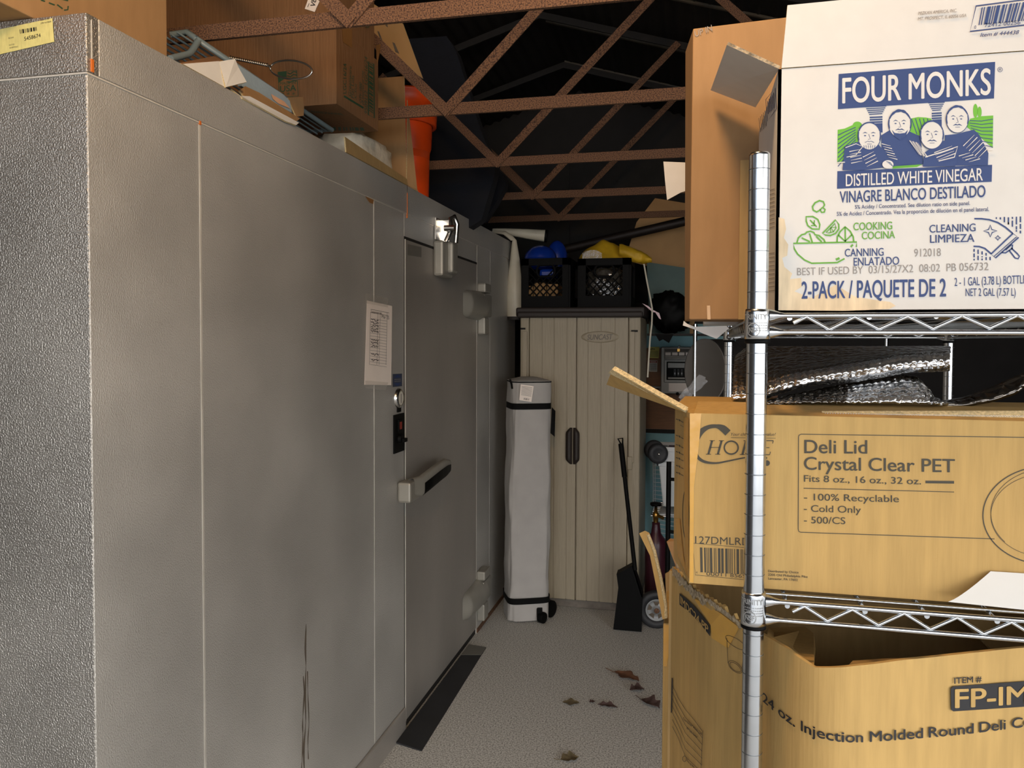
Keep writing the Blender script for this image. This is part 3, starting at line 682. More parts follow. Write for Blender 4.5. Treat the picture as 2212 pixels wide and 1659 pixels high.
b = MB('beige').box(cx_(1356), cx_(1367), YC-.012, YC+.006, onY(1360, 1014, YC).z, onY(1360, 986, YC).z); b.build('latch', cabn, bevel=.003)

# ------------------------------------------------------------------ milk crates on the cabinet
def crate(px0, px1, y, dep, label, px_t=558, px_b=662, win=(.12, .58), holey=.8):
    x0, x1 = onY(px0, 610, y).x, onY(px1, 610, y).x; z0 = zlid+.001; z1 = onY((px0+px1)/2, px_t, y).z
    r = thing('milk_crate', label, 'crate', ((x0+x1)/2, y, z0), 'black milk crates on the cabinet'); w = x1-x0; h = z1-z0; t = .012
    MB('black_plastic').box(x0, x1, y, y+dep, z0, z0+.012).build('base', r)
    def side(P, ux, L, nm, handle=False):
        b = MB('black_plastic'); up = Vector((0, 0, 1)); n = ux.cross(up)
        def rc(a, c, e, f, th=t):  # a..c along, e..f up
            q = [P+ux*a+up*e, P+ux*c+up*e, P+ux*c+up*f, P+ux*a+up*f]; b.plate(q, th, -n)
        rc(0, L, 0, h*.24); rc(0, L*.13, h*.24, h); rc(L*.87, L, h*.24, h); rc(0, L, h*.86, h)
        if handle:
            pass
            c = P+ux*(L*.5)+up*(h*.75)
            q = [c+ux*(math.cos(a)*L*.20*(1 if abs(math.cos(a)) < .7 else 1))+up*(max(-.9, min(.9, math.sin(a)*1.3))*h*.13) for a in [2*math.pi*k/24 for k in range(24)]]
            b.tube([p+n*-.004 for p in q], .008, 6, closed=True)
        m = 5; zl, zh = h*.24, h*.86
        for k in range(-m, 2*m):
            for s_ in (1, -1):
                # diagonal clipped to window
                X0 = L*.13; X1 = L*.87; st = (X1-X0)/m*1.0; a = X0+k*st; pts = []
                hh_ = zh-zl; run = hh_*.95
                if s_ > 0: u0, u1, v0, v1 = a, a+run, zl, zh
                else: u0, u1, v0, v1 = a+run, a, zl, zh
                lo = 0; hi = 1; du = u1-u0
                ta, tb_ = (X0-u0)/du, (X1-u0)/du
                if ta > tb_: ta, tb_ = tb_, ta
                lo, hi = max(0, ta), min(1, tb_)
                if hi-lo < .02: continue
                p, q = P+ux*(u0+du*lo)+up*lerp(v0, v1, lo)-n*.005, P+ux*(u0+du*hi)+up*lerp(v0, v1, hi)-n*.005
                if handle:
                    # stop below the hand hole
                    mz = h*.60
                    if (q.z-z0) > mz and abs(((q-P).dot(ux))/L-.5) < .25:
                        f = (mz-(p.z-z0))/(q.z-p.z)
                        if f < .05: continue
                        q = lerp(p, q, f)
                b.tube([p, q], .0042, 4)
        return b.build(nm, r)
    side(Vector((x0, y, z0)), Vector((1, 0, 0)), w, 'front_panel', True)
    side(Vector((x1, y, z0)), Vector((0, 1, 0)), dep, 'side_panel')
    side(Vector((x0, y+dep, z0)), Vector((0, -1, 0)), dep, 'side_panel')
    side(Vector((x1, y+dep, z0)), Vector((-1, 0, 0)), w, 'back_panel')
    return x0, x1, y, z0, z1
c1 = crate(1130, 1228, 4.78, .33, 'black lattice milk crate holding blue bowls, left one on the cabinet')
c2 = crate(1252, 1359, 4.80, .33, 'black lattice milk crate of clear plastic bags under the yellow sack')
# blue domes
def dome(name, c, r, h, label, mt='blue_plastic'):
    b = MB(mt); b.smooth = True
    b.lathe([(r*math.cos(a), h*math.sin(a)) for a in [math.pi/2*k/10 for k in range(10)]]+[(.001, h)], c, seg=28); b.lathe([(r, 0), (r*1.06, -.004), (r*1.05, -.03), (r, -.06)], c, seg=28)
    return tag(b.build(name), label, 'bowl')
q = onY(1166, 556, 4.92); dome('plastic_bowl', Vector((q.x, 4.95, q.z-.005)), .105, .085, 'glossy dark blue upturned plastic bowl rising from the left crate')
q = onY(1196, 552, 5.1); dome('plastic_bowl', Vector((q.x+.02, 5.11, q.z-.02)), .07, .12, 'taller blue plastic tub behind the glossy blue bowl')
b = MB('blue_plastic').box(c1[0]+.09, c1[1]-.10, 4.83, 5.0, c1[3]+.19, c1[3]+.25); tag(b.build('plastic_tray', bevel=.02), 'blue plastic tray seen through the hand hole of the left crate', 'tray')
for i, (a, e, zz_, hh_, lb) in enumerate(((.012, .055, .012, .13, 'leftmost'), (.06, .14, .012, .15, 'middle'), (.145, .215, .012, .14, 'rightmost'))):
    tag(MB('ply').box(c1[0]+a, c1[0]+e, 4.82, 4.99, c1[3]+zz_+.001, c1[3]+zz_+hh_).build('small_carton', bevel=.003), 'small tan carton inside the left crate, %s of three' % lb, 'carton', 'cartons in the left crate')
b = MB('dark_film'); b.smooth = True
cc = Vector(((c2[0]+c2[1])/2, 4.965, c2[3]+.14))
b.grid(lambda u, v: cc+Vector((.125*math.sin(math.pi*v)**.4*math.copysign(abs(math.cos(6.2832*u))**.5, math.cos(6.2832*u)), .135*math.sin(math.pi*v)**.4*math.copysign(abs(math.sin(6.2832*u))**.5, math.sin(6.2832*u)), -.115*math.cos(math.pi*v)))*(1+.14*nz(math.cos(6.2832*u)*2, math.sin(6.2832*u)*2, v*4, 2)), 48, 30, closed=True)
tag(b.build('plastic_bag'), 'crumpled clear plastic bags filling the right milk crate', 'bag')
K['bag_film2'] = K['bag_film']
# yellow sack
b = MB('yellow_bag'); b.smooth = True
def sack(u, v):
    px = lerp(1250, 1365, u); f = math.sin(math.pi*min(1, max(0, u)))**.6; top = 560-38*math.sin(math.pi*u)**.7*(1.0 if u < .8 else .9)+2.5*nz(u*4, v*3, 1)-6*max(0, 1-abs(u-.45)*7)*(v > .2)
    p = onY(px, lerp(563, top, math.sin(math.pi*v)), lerp(4.82, 5.10, v)); p.z += .006*nz(u*7, v*5, 2); return p
b.grid(sack, 30, 16); 
b2 = b
def tail(u, v):
    px = lerp(1338, 1408, u); ctr = lerp(546, 558, u)+lerp(-4, 4, u); hw = 20*math.sin(math.pi*min(.97, .25+.75*u))**.5*(.9+.2*nz(u*6, v*5, 4)); a = 2*math.pi*v
    return onY(px, ctr+hw*math.sin(a)*.9, 4.86+.05*math.cos(a)+.02*nz(u*8, v*7, 3))
b.grid(tail, 18, 16)
tag(b.build('yellow_sack'), 'crumpled yellow fabric sack draped over the right milk crate', 'sack')
b = MB('plastic_film'); b.smooth = True; b.grid(lambda u, v: onY(lerp(1258, 1300, u), lerp(561, 546-6*math.sin(3.1*u), v)+3*nz(u*8, v*8, 5), 4.80), 14, 8); tag(b.build('film_scrap'), 'scrap of clear film poking out under the yellow sack', 'plastic film')
b = MB('wire'); b.mats = ['vinyl']; yy = 4.80
pts = [(1391, 570), (1398, 610), (1404, 640), (1409, 668), (1408, 700), (1404, 735), (1401, 780), (1399, 815)]
L = [onY(x, y, yy) for x, y in pts]; w = Vector((.0045, .002, 0)); b.add([p-w for p in L]+[p+w for p in L], [(i, i+1, len(L)+i+1, len(L)+i) for i in range(len(L)-1)]); b.add([p-w+Vector((0, .001, 0)) for p in L]+[p+w+Vector((0, .001, 0)) for p in L], [(i+1, i, len(L)+i, len(L)+i+1) for i in range(len(L)-1)])
tag(b.build('ribbon'), 'thin pale ribbon hanging down from the yellow sack', 'ribbon')

# ------------------------------------------------------------------ canopy bag
bt = onZ(1118, 1345, 0); YBg = bt.y+.12
Lb = [onY(1083, 1320, YBg-.12), onY(1180, 1345, YBg-.12)]
cxb = onY(1136, 1330, YBg).x; cxt = onY(1142, 830, YBg).x; zt_ = onY(1140, 822, YBg-.05).z
bag = thing('canopy_bag', 'tall grey folded-canopy bag standing against the cabinet', 'bag', (cxb, YBg, 0))
hw0, hw1, hd = .138, .128, .115
def ring(a, z, g=0):
    t = z/zt_; c = Vector((lerp(cxb, cxt, t), YBg, z)); e = .38
    ca, sa = math.cos(a), math.sin(a); x = math.copysign(abs(ca)**e, ca); y = math.copysign(abs(sa)**e, sa); th = math.radians(24)
    k = lerp(hw0, hw1, t)*(1-.05*math.sin(t*7+1)*.5)
    fr = (.010*nz(a*1.6, t*6, 1)+.007*nz(a*3.2, t*3.5, 5)+.003*nz(a*6, t*16, 2)) if not g else .002
    q = Vector((x*(k+fr+g)*.92, y*(hd+fr+g), 0)); q = Vector((q.x*math.cos(th)-q.y*math.sin(th), q.x*math.sin(th)+q.y*math.cos(th), 0))
    if t > .97: q *= 1
    return c+q
b = MB('fabric'); b.smooth = True
b.grid(lambda u, v: ring(2*math.pi*u, .012+v*(zt_-.012-.0)), 56, 60, closed=True)
top = [ring(2*math.pi*k/56, zt_) for k in range(56)]; ctp = sum(top, Vector())/56+Vector((0, 0, .012))
b.add(top+[lerp(p, ctp, .6)+Vector((0, 0, .012)) for p in top]+[ctp], [(i, (i+1) % 56, 56+(i+1) % 56, 56+i) for i in range(56)]+[(56+i, 56+(i+1) % 56, 112) for i in range(56)])
b.add([ring(2*math.pi*k/56, .012) for k in range(56)], [tuple(range(56))[::-1]]); b.build('cover', bag)
for px_, nm in ((878, 'upper'), (1299, 'lower')):
    z = onY(1136, px_, YBg-.12).z; b = MB('strap'); b.smooth = True; b.grid(lambda u, v: ring(2*math.pi*u, z-.018+.036*v, .004), 56, 1, closed=True); b.build('strap', bag)
b = MB('strap'); z = onY(1195, 880, YBg).z; q = onY(1192, 880, YBg-.03)
b.plate([q, q+Vector((.022, -.01, -.02)), q+Vector((.018, -.01, -.17)), q+Vector((-.006, -.01, -.15))], .004); b.build('strap_tail', bag)
b = MB('strap'); b.tube([ring(2*math.pi*k/56, zt_-.006)*1.0 for k in range(57)], .004, 6); q = ring(math.radians(200), zt_); b.tube([q+Vector((-.01, -.01, .01)), q+Vector((.0, -.012, -.02)), q+Vector((.004, -.014, -.045))], .006, 6); b.build('zipper', bag)
LP = Plane(onY(1135, 848, YBg-.15), (-.40, -.92, 0))
LP = Plane(onD(1135, 848, (onY(1135, 848, YBg-.135)-CAM).dot(FW)), Vector((math.sin(math.radians(24))*1.0, -math.cos(math.radians(24)), 0)))
b = MB('paper').plate([LP.pos(*LP.hit(*q), .012) for q in ((1124, 830), (1152, 834), (1147, 868), (1121, 864))], .002)
for k in range(8): b.stroke(LP, [(1126-k*.2, 834+k*2.6), (1149-k*.3, 837.5+k*2.6)], .9, off=.0125, ink='grey_ink')
b.bars(LP, (1131, 859), (1143, 861), (1142, 865), (1130, 863), 18, 2, off=.0125, ink='black_ink'); b.build('care_label', bag)
for (px, py, yw, rr) in ((1171, 1333, YBg-.09, .032), (1188, 1307, YBg+.02, .05)):
    c = onY(px, py, yw); c.z = max(rr, c.z*0+rr+.0); b = MB('black_plastic'); b.lathe([(0, -.02), (rr*.6, -.02), (rr, -.016), (rr, .016), (rr*.6, .02), (0, .02)], c, (.9, -.42, 0), 20)
    b.box(c.x-.03, c.x+.0, c.y-.012, c.y+.012, c.z, c.z+.055); b.build('wheel', bag, bevel=.002)

# ------------------------------------------------------------------ lobby dustpan
yd = 4.40; t0 = onY(1340, 948, 4.62); t1 = onY(1372, 1232, yd)
r = thing('dustpan', 'black upright lobby dustpan leaning on the beige cabinet', 'dustpan', (t1.x, yd, 0))
b = MB('black_plastic'); b.tube([t0+(t0-t1).normalized()*-.04, t1], .0125, 10); b.tube([t0+(t1-t0)*.04, t0+(t1-t0)*.3], .016, 10)
b.tube([t0+(t1-t0)*.04, t0+Vector((-.014, 0, .0)), t0+Vector((.014, 0, .004)), t0+(t1-t0)*.04+Vector((.01, 0, 0))], .005, 6); b.build('handle', r)
pn = [onY(x, y, yd) for x, y in ((1334, 1240), (1367, 1222), (1388, 1290), (1386, 1332), (1350, 1338), (1327, 1326), (1338, 1270))]
for i_ in (3, 4, 5): pn[i_].z = .005
b = MB('black_plastic'); b.plate(pn, .012); c = [p+Vector((0, .09, .0)) for p in pn]
b.add(pn[:2]+c[:2], [(0, 1, 3, 2)]); b.plate([pn[1], pn[2], c[2], c[1]], .006); b.plate([pn[0], pn[6], c[6], c[0]], .006); b.plate([pn[6], pn[5], c[5], c[6]], .006); b.box(pn[5].x+.01, pn[3].x-.01, yd+.012, yd+.085, .003, .010); b.build('pan', r)
# ------------------------------------------------------------------ hand truck with gas bottle
yh = 4.5; wc = onY(1418, 1308, yh); rr = .108; wc.z = rr
r = thing('hand_truck', 'dark two-wheeled hand truck standing right of the dustpan', 'hand truck', (wc.x, yh, 0))
def wheel(c):
    b = MB('black_rubber'); ax = (.12, -1, 0)
    b.lathe([(rr*.58, -.02), (rr*.9, -.026), (rr, -.014), (rr, .014), (rr*.9, .026), (rr*.58, .02), (rr*.58, -.02)], c, ax, 36); w = b.build('wheel', r)
    b = MB('hub'); b.lathe([(rr*.60, .018), (rr*.55, .022), (rr*.50, .012), (rr*.18, .016), (rr*.16, .03), (0, .03)], c, ax, 36)
    for k in range(5):
        a = k*2*math.pi/5+.3; d = Vector((math.cos(a), math.sin(a)*-.12*-1, math.sin(a))); d2 = Vector((math.cos(a+.25), 0, math.sin(a+.25)))
        b.use('grime').plate([c+Vector((0, -.0175, 0))+Vector((math.cos(a+o)*rr*f, .12*math.cos(a+o)*rr*f, math.sin(a+o)*rr*f)) for o, f in ((-.28, .26), (.28, .26), (.36, .47), (-.36, .47))], .001)
    b.use('rust').lathe([(0, .034), (.014, .034), (.016, .03)], c, ax, 14); b.build('hub', w, label='grey five-spoke hub')
wheel(wc); wheel(wc+Vector((.34, .04, 0)))
b = MB('black_plastic')
for dx in (.06, .30): b.tube([(wc.x+dx, yh-.03, .03), (wc.x+dx, yh+.06, .7), (wc.x+dx, yh+.08, .95)], .014, 8)
for z in (.25, .55, .85): b.tube([(wc.x+.06, yh+.0+z*.08, z), (wc.x+.30, yh+.0+z*.08, z)], .010, 8)
b.tube([wc, wc+Vector((.34, .04, 0))], .01, 8); b.tube([(wc.x-.02, yh+.03, .12), (wc.x+.06, yh+.02, .30)], .012, 6); b.build('frame', r)
MB('black_plastic').box(wc.x+.09, wc.x+.36, yh-.26, yh-.02, .004, .012).build('toe_plate', r)
yg = 4.80; c = onY(1416, 1260, yg); zn = onY(1414, 1128, yg).z
g = thing('gas_bottle', 'small dark maroon gas bottle with a black valve beside the hand truck', 'gas bottle', (c.x, yg, 0))
zs = onY(1414, 1165, yg).z; b = MB('maroon'); b.lathe([(0, .005), (.06, .005), (.066, .03), (.066, zs-.04), (.058, zs), (.03, zs+.04), (.024, zn-.02), (.024, zn), (0, zn)], (c.x, yg, 0), seg=28); b.build('body', g)
b = MB('brass'); b.lathe([(.014, zn), (.016, zn+.03), (.02, zn+.035), (.018, zn+.06), (.01, zn+.065), (.009, zn+.10), (0, zn+.1)], (c.x-.002, yg, 0), seg=16); b.cyl((c.x, yg, zn+.045), (c.x+.045, yg-.03, zn+.035), .010); b.build('valve', g)
b = MB('black_plastic'); b.lathe([(0, zn+.10), (.03, zn+.10), (.036, zn+.108), (.034, zn+.12), (.01, zn+.124), (0, zn+.124)], (c.x-.002, yg, 0), seg=8); b.build('valve_knob', g)

# ------------------------------------------------------------------ things along the back wall
def wb(px, py, y=YB): return onY(px, py, y)
a, e = wb(1384, 738), wb(1500, 937)
bd = thing('mounting_board', 'brown wooden board on the blue back wall behind the breaker box', 'board', (a.x, YB-.02, e.z))
MB('wood_board').box(a.x-.05, e.x+.6, YB-.022, YB-.001, e.z+.03, a.z-.05).build('panel', bd)
MB('gap').box(a.x-.05, e.x+.6, YB-.03, YB-.001, e.z, e.z+.028).build('bottom_rail', bd)
BDP = Plane((0, YB-.022, 0), (0, -1, 0), (1, 0, 0))
Q = lambda x, y: (1360+x/6.38, 620+y/6.38)
b = MB('sticker_yellow').poly(BDP, [Q(258, 825), Q(412, 825), Q(400, 982), Q(265, 975)], .001); b.text(BDP, 'allin', Q(285, 865), Q(350, 865), Q(285, 840), .03, off=.0016, ink='black_ink')
for k in range(5): b.stroke(BDP, [Q(275, 885+k*17), Q(395, 887+k*17)], .8, off=.0016, ink='brown_ink')
b.build('yellow_notice', bd)
b = MB('sticker_white').poly(BDP, [Q(272, 1012), Q(383, 1012), Q(380, 1168), Q(270, 1165)], .001); b.poly(BDP, [Q(278, 1018), Q(378, 1018), Q(377, 1045), Q(278, 1045)], .0014, 'sticker_red'); b.text(BDP, 'DANGER', Q(290, 1040), Q(366, 1040), Q(290, 1023), .02, off=.0018, ink='sticker_white')
for k in range(6): b.stroke(BDP, [Q(282, 1060+k*17), Q(374, 1060+k*17)], 1.1, off=.0016, ink='black_ink')
b.build('danger_notice', bd)
# breaker box
p, q = wb(*Q(432, 825)), wb(*Q(878, 1480)); yb0 = YB-.125
p, q = onY(*Q(432, 825), yb0), onY(*Q(885, 1480), yb0)
br = thing('breaker_box', 'grey steel breaker box with a small brass padlock on the brown board', 'breaker box', (p.x, yb0, q.z))
MB('steel_box').box(p.x, q.x+.01, yb0, YB-.023, q.z, p.z).build('case', br, bevel=.006)
XP = Plane((0, yb0, 0), (0, -1, 0), (1, 0, 0))
b = MB('wood_board'); b.mats = ['concrete_block']; b.poly(XP, [Q(478, 850), Q(868, 850), Q(868, 992), Q(478, 992)], .001)
for k in range(4): b.poly(XP, [Q(493+k*94, 902), Q(568+k*94, 902), Q(568+k*94, 942), Q(493+k*94, 942)], .0015, 'paper')
for k in range(3): b.stroke(XP, [Q(490, 862+k*10), Q(850, 862+k*10)], .7, off=.0014, ink='black_ink')
for k in range(3): b.stroke(XP, [Q(490, 955+k*12), Q(850, 957+k*12)], .7, off=.0014, ink='sticker_white')
b.build('circuit_label', br)
def zq(x, y, yy=yb0): return onY(*Q(x, y), yy)
u, v = zq(478, 1000), zq(878, 1320)
MB('steel_box').box(u.x, v.x, yb0-.012, yb0, v.z, u.z).build('front_plate', br, bevel=.004)
u, v = zq(512, 1028), zq(862, 1285); b = MB('black_plastic'); b.box(u.x, v.x, yb0-.020, yb0-.011, v.z, u.z); b.build('door_recess', br, bevel=.006)
u, v = zq(528, 1042), zq(850, 1118); b = MB('steel_box').box(u.x, v.x, yb0-.026, yb0-.019, v.z, u.z); u, v = zq(528, 1240), zq(850, 1272); b.box(u.x, v.x, yb0-.024, yb0-.019, v.z, u.z); b.build('recess_door', br, bevel=.003)
for i, x in enumerate((610, 658, 705, 760, 795)):
    u, v = zq(x, 1130), zq(x+(30 if i < 3 else 14), 1225); b = MB('black_rubber' if i < 3 else 'steel_box').box(u.x, v.x, yb0-.03, yb0-.019, v.z, u.z); 
    if i < 3: b.use('hub').box(u.x+.004, v.x-.004, yb0-.036, yb0-.029, v.z+.012, v.z+.026)
    b.build('breaker_switch', br)
b = MB('paper').poly(XP, [Q(540, 1325), Q(815, 1325), Q(815, 1440), Q(540, 1440)], .001); b.build('inspection_card', br)
u = zq(676, 870); b = MB('brass').box(u.x-.011, u.x+.011, yb0-.02, yb0-.006, u.z-.012, u.z+.012); pl = b.build('padlock', br, bevel=.002)
b = MB('chrome'); b.tube([(u.x-.003, yb0-.013, u.z+.012), (u.x+.002, yb0-.013, u.z+.034), (u.x+.009, yb0-.013, u.z+.036), (u.x+.009, yb0-.013, u.z+.025)], .0025, 6); b.build('shackle', pl)
u = zq(660, 1470); MB('black_plastic').cyl((u.x, yb0-.02, u.z), (u.x, yb0+.01, u.z), .012).build('knock_out', br)
u, v = zq(245, 1388), zq(418, 1388); b = MB('hub').cyl((u.x-.25, YB-.05, u.z), (v.x+.03, YB-.05, u.z), .009); b.cyl((v.x, YB-.05, u.z), (v.x, YB-.05, v.z-.12), .009); tag(b.build('conduit'), 'thin metal conduit entering the breaker box from the left', 'conduit')
# wire grid
yg_ = 6.0
gr = thing('wire_grid', 'white wire shelf panel leaning on the blue wall behind the tubs', 'wire panel', tuple(onY(1440, 1230, yg_)))
b = MB('white_plastic')
for x in (1411, 1415): b.tube([onY(x, 985, yg_), onY(x, 1200, yg_)], .0045, 6)
b.tube([onY(1462, 985, yg_), onY(1462, 1330, yg_)], .0045, 6)
b.build('uprights', gr)
b = MB('white_plastic')
for k in range(21): b.tube([onY(1411, 1006+k*8.9, yg_-.006), onY(1475, 1008+k*9.4, yg_-.006)], .0032, 6)
b.build('cross_wires', gr, kind='stuff')
b = MB('white_plastic').tube([onY(1411, 1200, yg_), Vector((onY(1411, 1200, yg_).x, yg_, .004))], .0045, 6); b.build('foot', gr)
# rear shelving post and its shelves
yr = 4.98; pr_ = onY(1501, 790, yr)
rs = thing('rear_shelving', 'slim chrome shelving unit at the back carrying white tubs and round trays', 'shelving', (pr_.x, yr, 0))
MB('shelf_chrome').cyl((pr_.x, yr, 0), (pr_.x, yr, onY(1501, 700, yr).z), .0125).build('post', rs)
MB('shelf_chrome').cyl((pr_.x+1.1, yr, 0), (pr_.x+1.1, yr, 1.75), .0125).build('post', rs)
zsh = onY(1440, 1098, yr+.15).z; zsh2 = onY(1530, 862, yr-.05).z
for z in (zsh-.02, ):
    b = MB('shelf_chrome')
    for k in range(9): b.tube([(pr_.x-.26, yr+.02+k*.05, z), (pr_.x+1.1, yr+.02+k*.05, z)], .004, 6)
    b.tube([(pr_.x-.26, yr, z), (pr_.x+1.1, yr, z)], .005, 6); b.tube([(pr_.x-.26, yr, z), (pr_.x-.26, yr+.44, z)], .005, 6); b.build('wire_shelf', rs)
zt5 = onY(1500, 864, yr).z
b = MB('shelf_chrome').box(pr_.x+.01, pr_.x+1.1, yr-.0, yr+.4, zt5-.20, zt5-.19); b.build('wire_shelf', rs)
zc = onY(1440, 722, yr).z
b = MB('dark_wall').box(onY(1398, 724, yr).x+.0, pr_.x+1.1, yr-.01, yr+.45, zc-.008, zc+.004); b.build('top_shelf', rs)
# white tubs
yt = yr+.06
def tub(p0x, p1x, pt, pb, name_lab, bot=None, inn=True):
    x0, z1 = onY(p0x, pt, yt).x, onY(p0x, pt, yt).z; z0 = onY(p0x, pb, yt).z; x1 = x0+.30; ins = (onY(p1x, pb, yt).x-x0)
    r = thing('plastic_tub', name_lab, 'tub', ((x0+x1)/2, yt, z0), 'white plastic tubs')
    b = MB('white_plastic'); d = .26
    o = [(x0+.012, yt+.012), (x1-.012, yt+.012), (x1-.012, yt+d-.012), (x0+.012, yt+d-.012)]; i_ = [(x0+ins, yt+ins*.6), (x1-ins, yt+ins*.6), (x1-ins, yt+d-ins*.6), (x0+ins, yt+d-ins*.6)]
    b.add([(x, y, z1) for x, y in o]+[(x, y, z0) for x, y in i_], [(j, (j+1) % 4, 4+(j+1) % 4, 4+j) for j in range(4)]+[(7, 6, 5, 4)], False)
    b.build('body', r, bevel=.006)
    b = MB('white_plastic')
    for (a, c_, e_, f) in ((x0, x1, yt, yt+.016), (x0, x1, yt+d-.016, yt+d), (x0, x0+.016, yt, yt+d), (x1-.016, x1, yt, yt+d)): b.box(a, c_, e_, f, z1-.03, z1)
    b.build('rim', r, bevel=.003); return x0, x1, z1
tub(1418, 1432, 997, 1094, 'white plastic tub, lower one nested under the shallower tub')
t_ = tub(1416, 1424, 965, 1003, 'shallower white plastic tub on top, holding blue packets')
tag(MB('white_plastic').box(onY(1424, 1090, yt-.07).x, onY(1424, 1090, yt-.07).x+.28, yt-.07, yt+.22, zsh-.014, zsh-.002).build('tub_lid', bevel=.005), 'flat white lid lying under the nested tubs', 'lid')
for k, (px, ml, lb) in enumerate(((1434, 'blue_pad', 'pale'), (1452, 'blue_plastic', 'dark'))):
    q = onY(px, 968, yt+.1); tag(MB(ml).box(q.x-.025, q.x+.025, yt+.06, yt+.16, q.z-.06, q.z+.012).build('packet', bevel=.006), '%s blue packet inside the shallow white tub' % lb, 'packet')
q = onY(1462, 962, yt+.05); tag(MB('white_plastic').box(q.x-.012, q.x+.04, yt+.03, yt+.09, q.z-.06, q.z+.03).build('white_block', bevel=.003), 'white block standing in the shallow tub', 'block')
# dumbbell
yk = yr+.02
db = thing('dumbbell', 'black round-headed dumbbell at the left rim of the tubs', 'dumbbell', tuple(onY(1410, 978, yk)))
for (px, py, y, nm) in ((1413, 972, yk+.09, 'far'), (1421, 980, yk, 'near')):
    c = onY(px, py, y); b = MB('black_rubber'); b.lathe([(0, .02), (.03, .02), (.036, .024), (.056, .022), (.064, .012), (.064, -.012), (.05, -.02), (0, -.02)], c, (.35, -.93, 0), 32); b.use('chrome').lathe([(0, .03), (.008, .03), (.009, .02)], c, (.35, -.93, 0), 12); b.build('weight_head', db)
MB('chrome').cyl(onY(1413, 972, yk+.09), onY(1421, 980, yk), .012).build('bar', db)
# dark clutter shelf, ribbon, boards
b = MB('ply'); yq = 5.36; zz_ = zc+.006; g_ = [wb(1415, 428, yq), wb(1500, 442, yq), wb(1500, 730, yq), wb(1402, 730, yq), wb(1400, 575, yq), wb(1350, 562, yq), wb(1375, 480, yq)]
for i_ in (2, 3): g_[i_].z = zz_
b.plate(g_, .012); tag(b.build('plywood_sheet'), 'tan plywood sheet leaning high on the back wall above the crates', 'plywood')
b = MB('dbrown'); b.mats = ['lid_brown']; b.tube([wb(1180, 548, 5.3), wb(1480, 478, 5.2)], .03, 4); tag(b.build('timber_beam'), 'dark timber slanting across the plywood below the last truss', 'timber')
g_ = [wb(1397, 566, 5.3), wb(1490, 580, 5.3), wb(1490, 720, 5.3), wb(1404, 720, 5.3)]
for i_ in (2, 3): g_[i_].z = zz_
b = MB('teal_board').plate(g_, .02); tag(b.build('teal_board'), 'dull teal board leaning behind the hanging ribbon', 'board')
b = MB('black_plastic'); b.smooth = True
ctr = onY(1448, 668, yr+.16); b.grid(lambda u, v: ctr+Vector((.135*math.cos(6.2832*u)*math.sin(math.pi*v)**.7, .13*math.sin(6.2832*u)*math.sin(math.pi*v)**.7, -.125*math.cos(math.pi*v)))*(1+.28*nz(math.cos(6.2832*u)*2, math.sin(6.2832*u)*2, v*4, 1.9)), 28, 18, closed=True)
o = b.build('black_bag'); tag(o, 'lumpy black bag on the dark shelf right of the cabinet top', 'bag')
mz = min(v.co.z for v in o.data.vertices); o.location.z += zc+.005-mz
b = MB('pink'); b.plate([onY(x, y, yr-.05) for x, y in ((1387, 655), (1400, 661), (1411, 670), (1406, 671))], .002); b.plate([onY(x, y, yr-.05) for x, y in ((1413, 671), (1424, 676), (1428, 690), (1424, 688))], .002); b.plate([onY(x, y, yr-.05) for x, y in ((1406, 668), (1416, 672), (1414, 675), (1406, 672))], .002); tag(b.build('bow', ), 'pale pink ribbon bow tied on the black bag', 'bow')
b = MB('strap'); b.plate([onY(x, y, yr-.015) for x, y in ((1415, 722), (1455, 722), (1445, 741), (1432, 733), (1424, 737))], .004); tag(b.build('black_cloth'), 'black cloth corner hanging below the dark shelf', 'cloth')
# stack of round trays on edge
yt2 = 4.90
c = onY(1522, 802, yt2); ax = Vector((-.80, -.60, 0))
tr = thing('round_tray', 'large grey round tray standing on edge, front of the ribbed stack', 'tray', (c.x, yt2, c.z-.2), 'round trays')
R_ = .20
MB('grey_disc').lathe([(0, .0), (R_-.006, 0), (R_, .004), (R_, -.006), (0, -.006)], c, ax, 40).build('disc', tr)
b = MB('dark_wall'); b.lathe([p for k in range(14) for p in ((R_-.012, -.01-k*.012), (R_-.003, -.013-k*.012), (R_-.003, -.019-k*.012), (R_-.012, -.021-k*.012))], c, ax, 40); b.build('ribbed_stack', tr, label='dark ribbed stack behind the front disc')
tag(MB('white_plastic').box(onY(1490, 880, 4.9).x+.02, onY(1490, 880, 4.9).x+.5, 4.78, 5.3, zt5-.188, c.z-.204).build('white_box', bevel=.004), 'plain white box under the round grey tray', 'box')
b = MB('plastic_film'); b.smooth = True; b.grid(lambda u, v: onY(lerp(1520, 1470, v)+6*nz(u*3, v*3, 9)+lerp(-9, 9, u)*(1-.5*v), lerp(815, 868, v)+lerp(-9, 9, u)+5*nz(u*5, v*5, 3), 4.66), 10, 14); b.build('plastic_wrap', tr)
